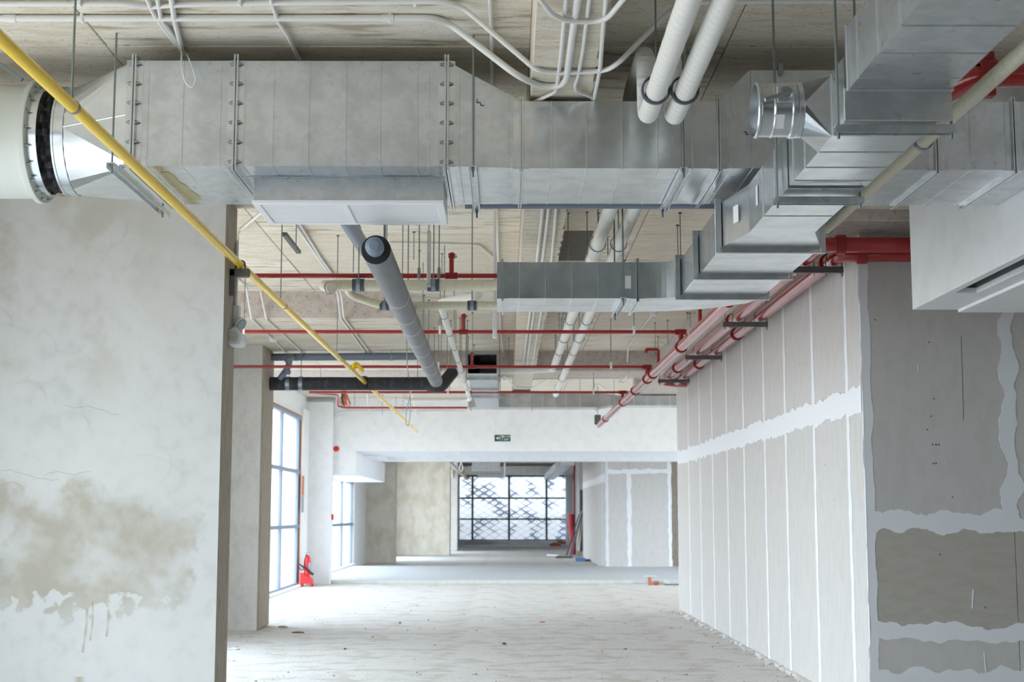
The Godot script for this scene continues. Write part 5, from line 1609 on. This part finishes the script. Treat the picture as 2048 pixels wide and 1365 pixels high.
	t = thing("plastic_bag", "crumpled grey plastic bag beside the hollow brick", "bag", q)
	part(t, "film", lump(q + Vector3(0, 0.045, 0), Vector3(0.11, 0.055, 0.08), 31, 0.3), M.fan_paint)
	q = P(1300, 1154, 0.08)
	t = thing("white_board", "thin white board strip lying behind the terracotta pipe", "board", q)
	part(t, "strip", boxed(q + Vector3(-0.14, 0, -0.1), q + Vector3(0.15, 0.012, 0.05), 0.003), M.paper)
	q = P(1345, 1171, 0)
	t = thing("timber_offcut", "dark flat board offcut at the foot of the plasterboard", "board", q)
	part(t, "plank", boxed(q + Vector3(-0.16, 0, -0.03), q + Vector3(0.2, 0.016, 0.03), 0.003), M.dark_wood)
	q = P(1161, 1168, 0)
	t = thing("spirit_level", "small yellow plastic block against the screed step", "tool", q)
	part(t, "body", boxed(q + Vector3(-0.06, 0, -0.04), q + Vector3(0.06, 0.03, 0.0), 0.005), M.yellow_plastic)

	# tools and stock leaning by the far plasterboard block
	var lean := [[1133, 1112, 1158, 1030, M.dark_steel, "grey", 0.022], [1139, 1114, 1164, 1022, M.pvc_grey, "blue-grey", 0.024], [1143, 1116, 1166, 1018, M.dark_steel, "dark", 0.02], [1153, 1112, 1163, 1030, M.timber, "pale wooden", 0.02], [1158, 1112, 1166, 1034, M.timber, "longer pale wooden", 0.02]]
	for l in lean:
		var p0 := P(l[0], l[1], 0.0)
		var p1 := D(l[2], l[3], -p0.z + 0.5)
		t = thing("leaning_pole", l[5] + " pole leaning against the far plasterboard block", "pole", p0, "poles leaning on the far plasterboard")
		part(t, "shaft", piped([p0 + Vector3(0, 0.005, 0), p1], l[6], 10), l[4])
		ring(t, "end_band", p0.lerp(p1, 0.93), p1 - p0, l[6], 0.06, 0.004, M.steel)
	q = P(1146, 1110, 0)
	t = thing("plastic_roll", "tall pink plastic sheeting roll standing by the leaning poles", "roll", q)
	m = MB.new()
	m.tube([q, q + Vector3(0, 0.5, 0), q + Vector3(-0.05, 1.0, 0), q + Vector3(-0.06, 1.42, 0)], [0.1, 0.11, 0.12, 0.11], 14)
	part(t, "sheeting", m, M.pink_sleeve)
	q = D(1148, 1020, 54.5)
	t = thing("riser_pipe", "thin dark red riser pipe beside the white end wall", "pipe", q)
	part(t, "pipe", piped([V(q.x, 0.0, 54.5), V(q.x, SLAB, 54.5)], 0.045, 12), M.red_pipe)
	q = P(1162, 1124, 0)
	t = thing("blue_carton", "flat pale blue carton lying by the far plasterboard block", "box", q)
	part(t, "carton", boxed(q + Vector3(-0.16, 0, -0.55), q + Vector3(0.13, 0.1, 0.0), 0.006), M.blue_box)
	part(t, "dark_end", boxed(q + Vector3(0.13, 0.0, -0.5), q + Vector3(0.28, 0.06, -0.1), 0.006), M.dark_steel)
	q = P(1130, 1117, 0)
	t = thing("metal_sheet", "flat grey metal sheet on the floor before the leaning poles", "sheet", q)
	part(t, "sheet", boxed(q + Vector3(-0.3, 0, -0.5), q + Vector3(0.25, 0.05, 0.0), 0.006), M.dark_steel)
	q = P(1108, 1114, 0)
	t = thing("white_pole", "short white tube on the floor beside the metal sheet", "tube", q)
	part(t, "tube", piped([q + Vector3(-0.2, 0.035, -0.6), q + Vector3(0.15, 0.035, 0.0)], 0.03, 10), M.conduit)
	for k in 5:
		q = P(1106 + k * 5, 1093 - (k % 2) * 2, 0.0)
		t = thing("orange_brick", "orange brick in the low heap under the patterned glazing", "brick", q, "orange bricks under the patterned glazing")
		var bh := 0.0 if k < 3 else 0.1
		part(t, "body", boxed(q + Vector3(-0.15, bh, -0.1), q + Vector3(0.12, bh + 0.11, 0.1), 0.006), M.brick)
	# emergency light far along the left
	q = D(902, 950, 55.4)
	t = thing("emergency_light", "far white emergency light on the grey concrete column", "emergency light", q)
	part(t, "housing", boxed(q + Vector3(-0.1, -0.12, -0.06), q + Vector3(0.08, 0.05, 0.03), 0.02), M.white_plastic)
	part(t, "lamp_head", boxed(q + Vector3(-0.08, 0.06, -0.06), q + Vector3(0.08, 0.2, 0.04), 0.03), M.white_plastic)
	t = thing("gas_pipe", "pale pipe beyond the bulkhead with yellow clamps", "pipe", D(915, 935, 45))
	part(t, "pipe", piped([D(890, 916, 40.0), D(934, 958, 60.0)], 0.06, 12), M.conduit)
	for p in [[926, 944, 53.0], [937, 955, 59.0]]: part(t, "valve", boxed(D(p[0], p[1], p[2]) + Vector3(-0.06, -0.04, -0.05), D(p[0], p[1], p[2]) + Vector3(0.06, 0.04, 0.05), 0.01), M.yellow_plastic)
	t = thing("hanging_trunking", "thin white trunking hanging down before the patterned glazing", "trunking", D(1009, 960, 50))
	part(t, "trunk", boxed(V(D(1008, 957, 50.0).x, D(1008, 957, 50.0).y, 50.0), V(D(1011, 957, 50.0).x, SLAB, 50.05), 0.004), M.white_plastic)

	# rubble on the floor
	var pieces := [[595, 1267, 0.16, 0.02, 0.035, "dark splinter of wood lying before the square column", M.dark_wood], [1085, 1246, 0.09, 0.02, 0.02, "thin reddish brick chip in the open floor", M.terracotta], [470, 1300, 0.10, 0.02, 0.08, "white plaster crumbs beside the stained wall", M.putty], [1008, 1290, 0.05, 0.03, 0.04, "dark mortar lump in the open floor", M.dark_steel], [1250, 1300, 0.05, 0.02, 0.04, "flat grey mortar chip toward the plasterboard wall", M.raw_side], [800, 1248, 0.04, 0.03, 0.03, "small stone near the square column's shadow", M.raw_side], [566, 1256, 0.12, 0.03, 0.08, "crumbled mortar at the foot of the square column", M.raw_side], [745, 1276, 0.04, 0.02, 0.03, "little grey clod on the floor", M.raw_side], [690, 1300, 0.03, 0.02, 0.03, "tiny dark clod on the floor", M.dark_steel], [1180, 1238, 0.09, 0.02, 0.05, "pale flat mortar flake on the floor", M.floor]]
	var R := 300
	for p in pieces:
		var g := P(p[0], p[1], 0.0)
		t = thing("mortar_chunk", p[5], "debris piece", g)
		part(t, "chunk", lump(g + Vector3(0, p[3] * 0.3, 0), Vector3(p[2], p[3], p[4]) * 0.5, R, 0.35), p[6])
		R += 1
	var ro := RandomNumberGenerator.new()
	ro.seed = 99
	var base := MB.new()
	_join(base, lump(Vector3.ZERO, Vector3(1, 0.6, 0.8), 5, 0.3))
	var mm := MultiMesh.new()
	mm.transform_format = MultiMesh.TRANSFORM_3D
	mm.mesh = base.mesh(Vector3.ZERO)
	mm.instance_count = 500
	for i in 500:
		var d := 12.0 + 17.0 * ro.randf() * ro.randf()
		var x := ro.randf_range(-3.6, 2.5) if ro.randf() < 0.75 else 2.5 - 0.5 * ro.randf() * ro.randf()
		var s := 0.003 + 0.012 * pow(ro.randf(), 3.0)
		mm.set_instance_transform(i, Transform3D(Basis(Vector3.UP, ro.randf() * TAU).scaled(Vector3(s, s, s)), V(x, s * 0.3, d)))
	var mi := MultiMeshInstance3D.new()
	mi.name = "floor_grit"
	mi.multimesh = mm
	mi.material_override = M.raw_side
	mi.set_meta("kind", "stuff"); mi.set_meta("label", "grit and small mortar crumbs scattered over the bare floor"); mi.set_meta("category", "grit")
	add_child(mi)

func lump(c: Vector3, s: Vector3, sd: int, rough: float) -> MB:
	# an irregular stone: a distorted sphere with flat facets
	var f := FastNoiseLite.new()
	f.seed = sd
	f.frequency = 0.9
	var m := MB.new()
	var rows := 5
	var cols := 8
	var pt := func(i: int, j: int) -> Vector3:
		var a := PI * i / rows
		var b := TAU * (j % cols) / cols
		var d := Vector3(sin(a) * cos(b), cos(a), sin(a) * sin(b))
		return c + d * s * (1.0 + rough * 2.0 * f.get_noise_3dv(d * 1.7))
	for i in rows:
		for j in cols:
			var a: Vector3 = pt.call(i, j)
			var b: Vector3 = pt.call(i, j + 1)
			var cc: Vector3 = pt.call(i + 1, j + 1)
			var d: Vector3 = pt.call(i + 1, j)
			if i == 0: m.tri(a, cc, d)
			elif i == rows - 1: m.tri(a, b, d)
			else: m.quad(a, b, cc, d)
	return m

func XP(px: float, py: float, x: float) -> Vector3:
	var r := look(px, py)
	return EYE + r * (x / r.x)

func _ready() -> void:
	rng.seed = 2024
	# camera
	var pitch := atan(347.5 / FOCAL)
	view = Basis.from_euler(Vector3(pitch, -atan(14.0 / FOCAL * cos(pitch)), 0))
	var cam := Camera3D.new()
	cam.name = "camera"
	cam.keep_aspect = Camera3D.KEEP_HEIGHT
	cam.transform = Transform3D(view, EYE)
	cam.near = 0.1
	cam.far = 300.0
	var lens := CameraAttributesPhysical.new()
	lens.frustum_focal_length = 50.0
	lens.exposure_aperture = 4.5
	lens.frustum_focus_distance = 8.5
	cam.attributes = lens
	add_child(cam)
	cam.fov = rad_to_deg(2.0 * atan(682.5 / FOCAL))
	cam.current = true
	# overcast daylight
	var sky_mat := ProceduralSkyMaterial.new()
	sky_mat.sky_top_color = Color(0.84, 0.92, 1.0)
	sky_mat.sky_horizon_color = Color(0.93, 0.97, 1.0)
	sky_mat.ground_horizon_color = Color(0.78, 0.80, 0.82)
	sky_mat.ground_bottom_color = Color(0.60, 0.61, 0.62)
	sky_mat.sky_curve = 0.2
	sky_mat.sun_angle_max = 0.1
	sky_mat.energy_multiplier = 1.0
	var sky := Sky.new()
	sky.sky_material = sky_mat
	var env := Environment.new()
	env.background_mode = Environment.BG_SKY
	env.sky = sky
	env.tonemap_mode = Environment.TONE_MAPPER_LINEAR
	env.tonemap_exposure = 8.0
	env.sdfgi_enabled = true
	env.ssao_enabled = true
	env.ssil_enabled = true
	var we := WorldEnvironment.new()
	we.name = "world_environment"
	we.environment = env
	add_child(we)
	make_materials()
	build_structure()
	build_ducts()
	build_pipes()
	build_small()
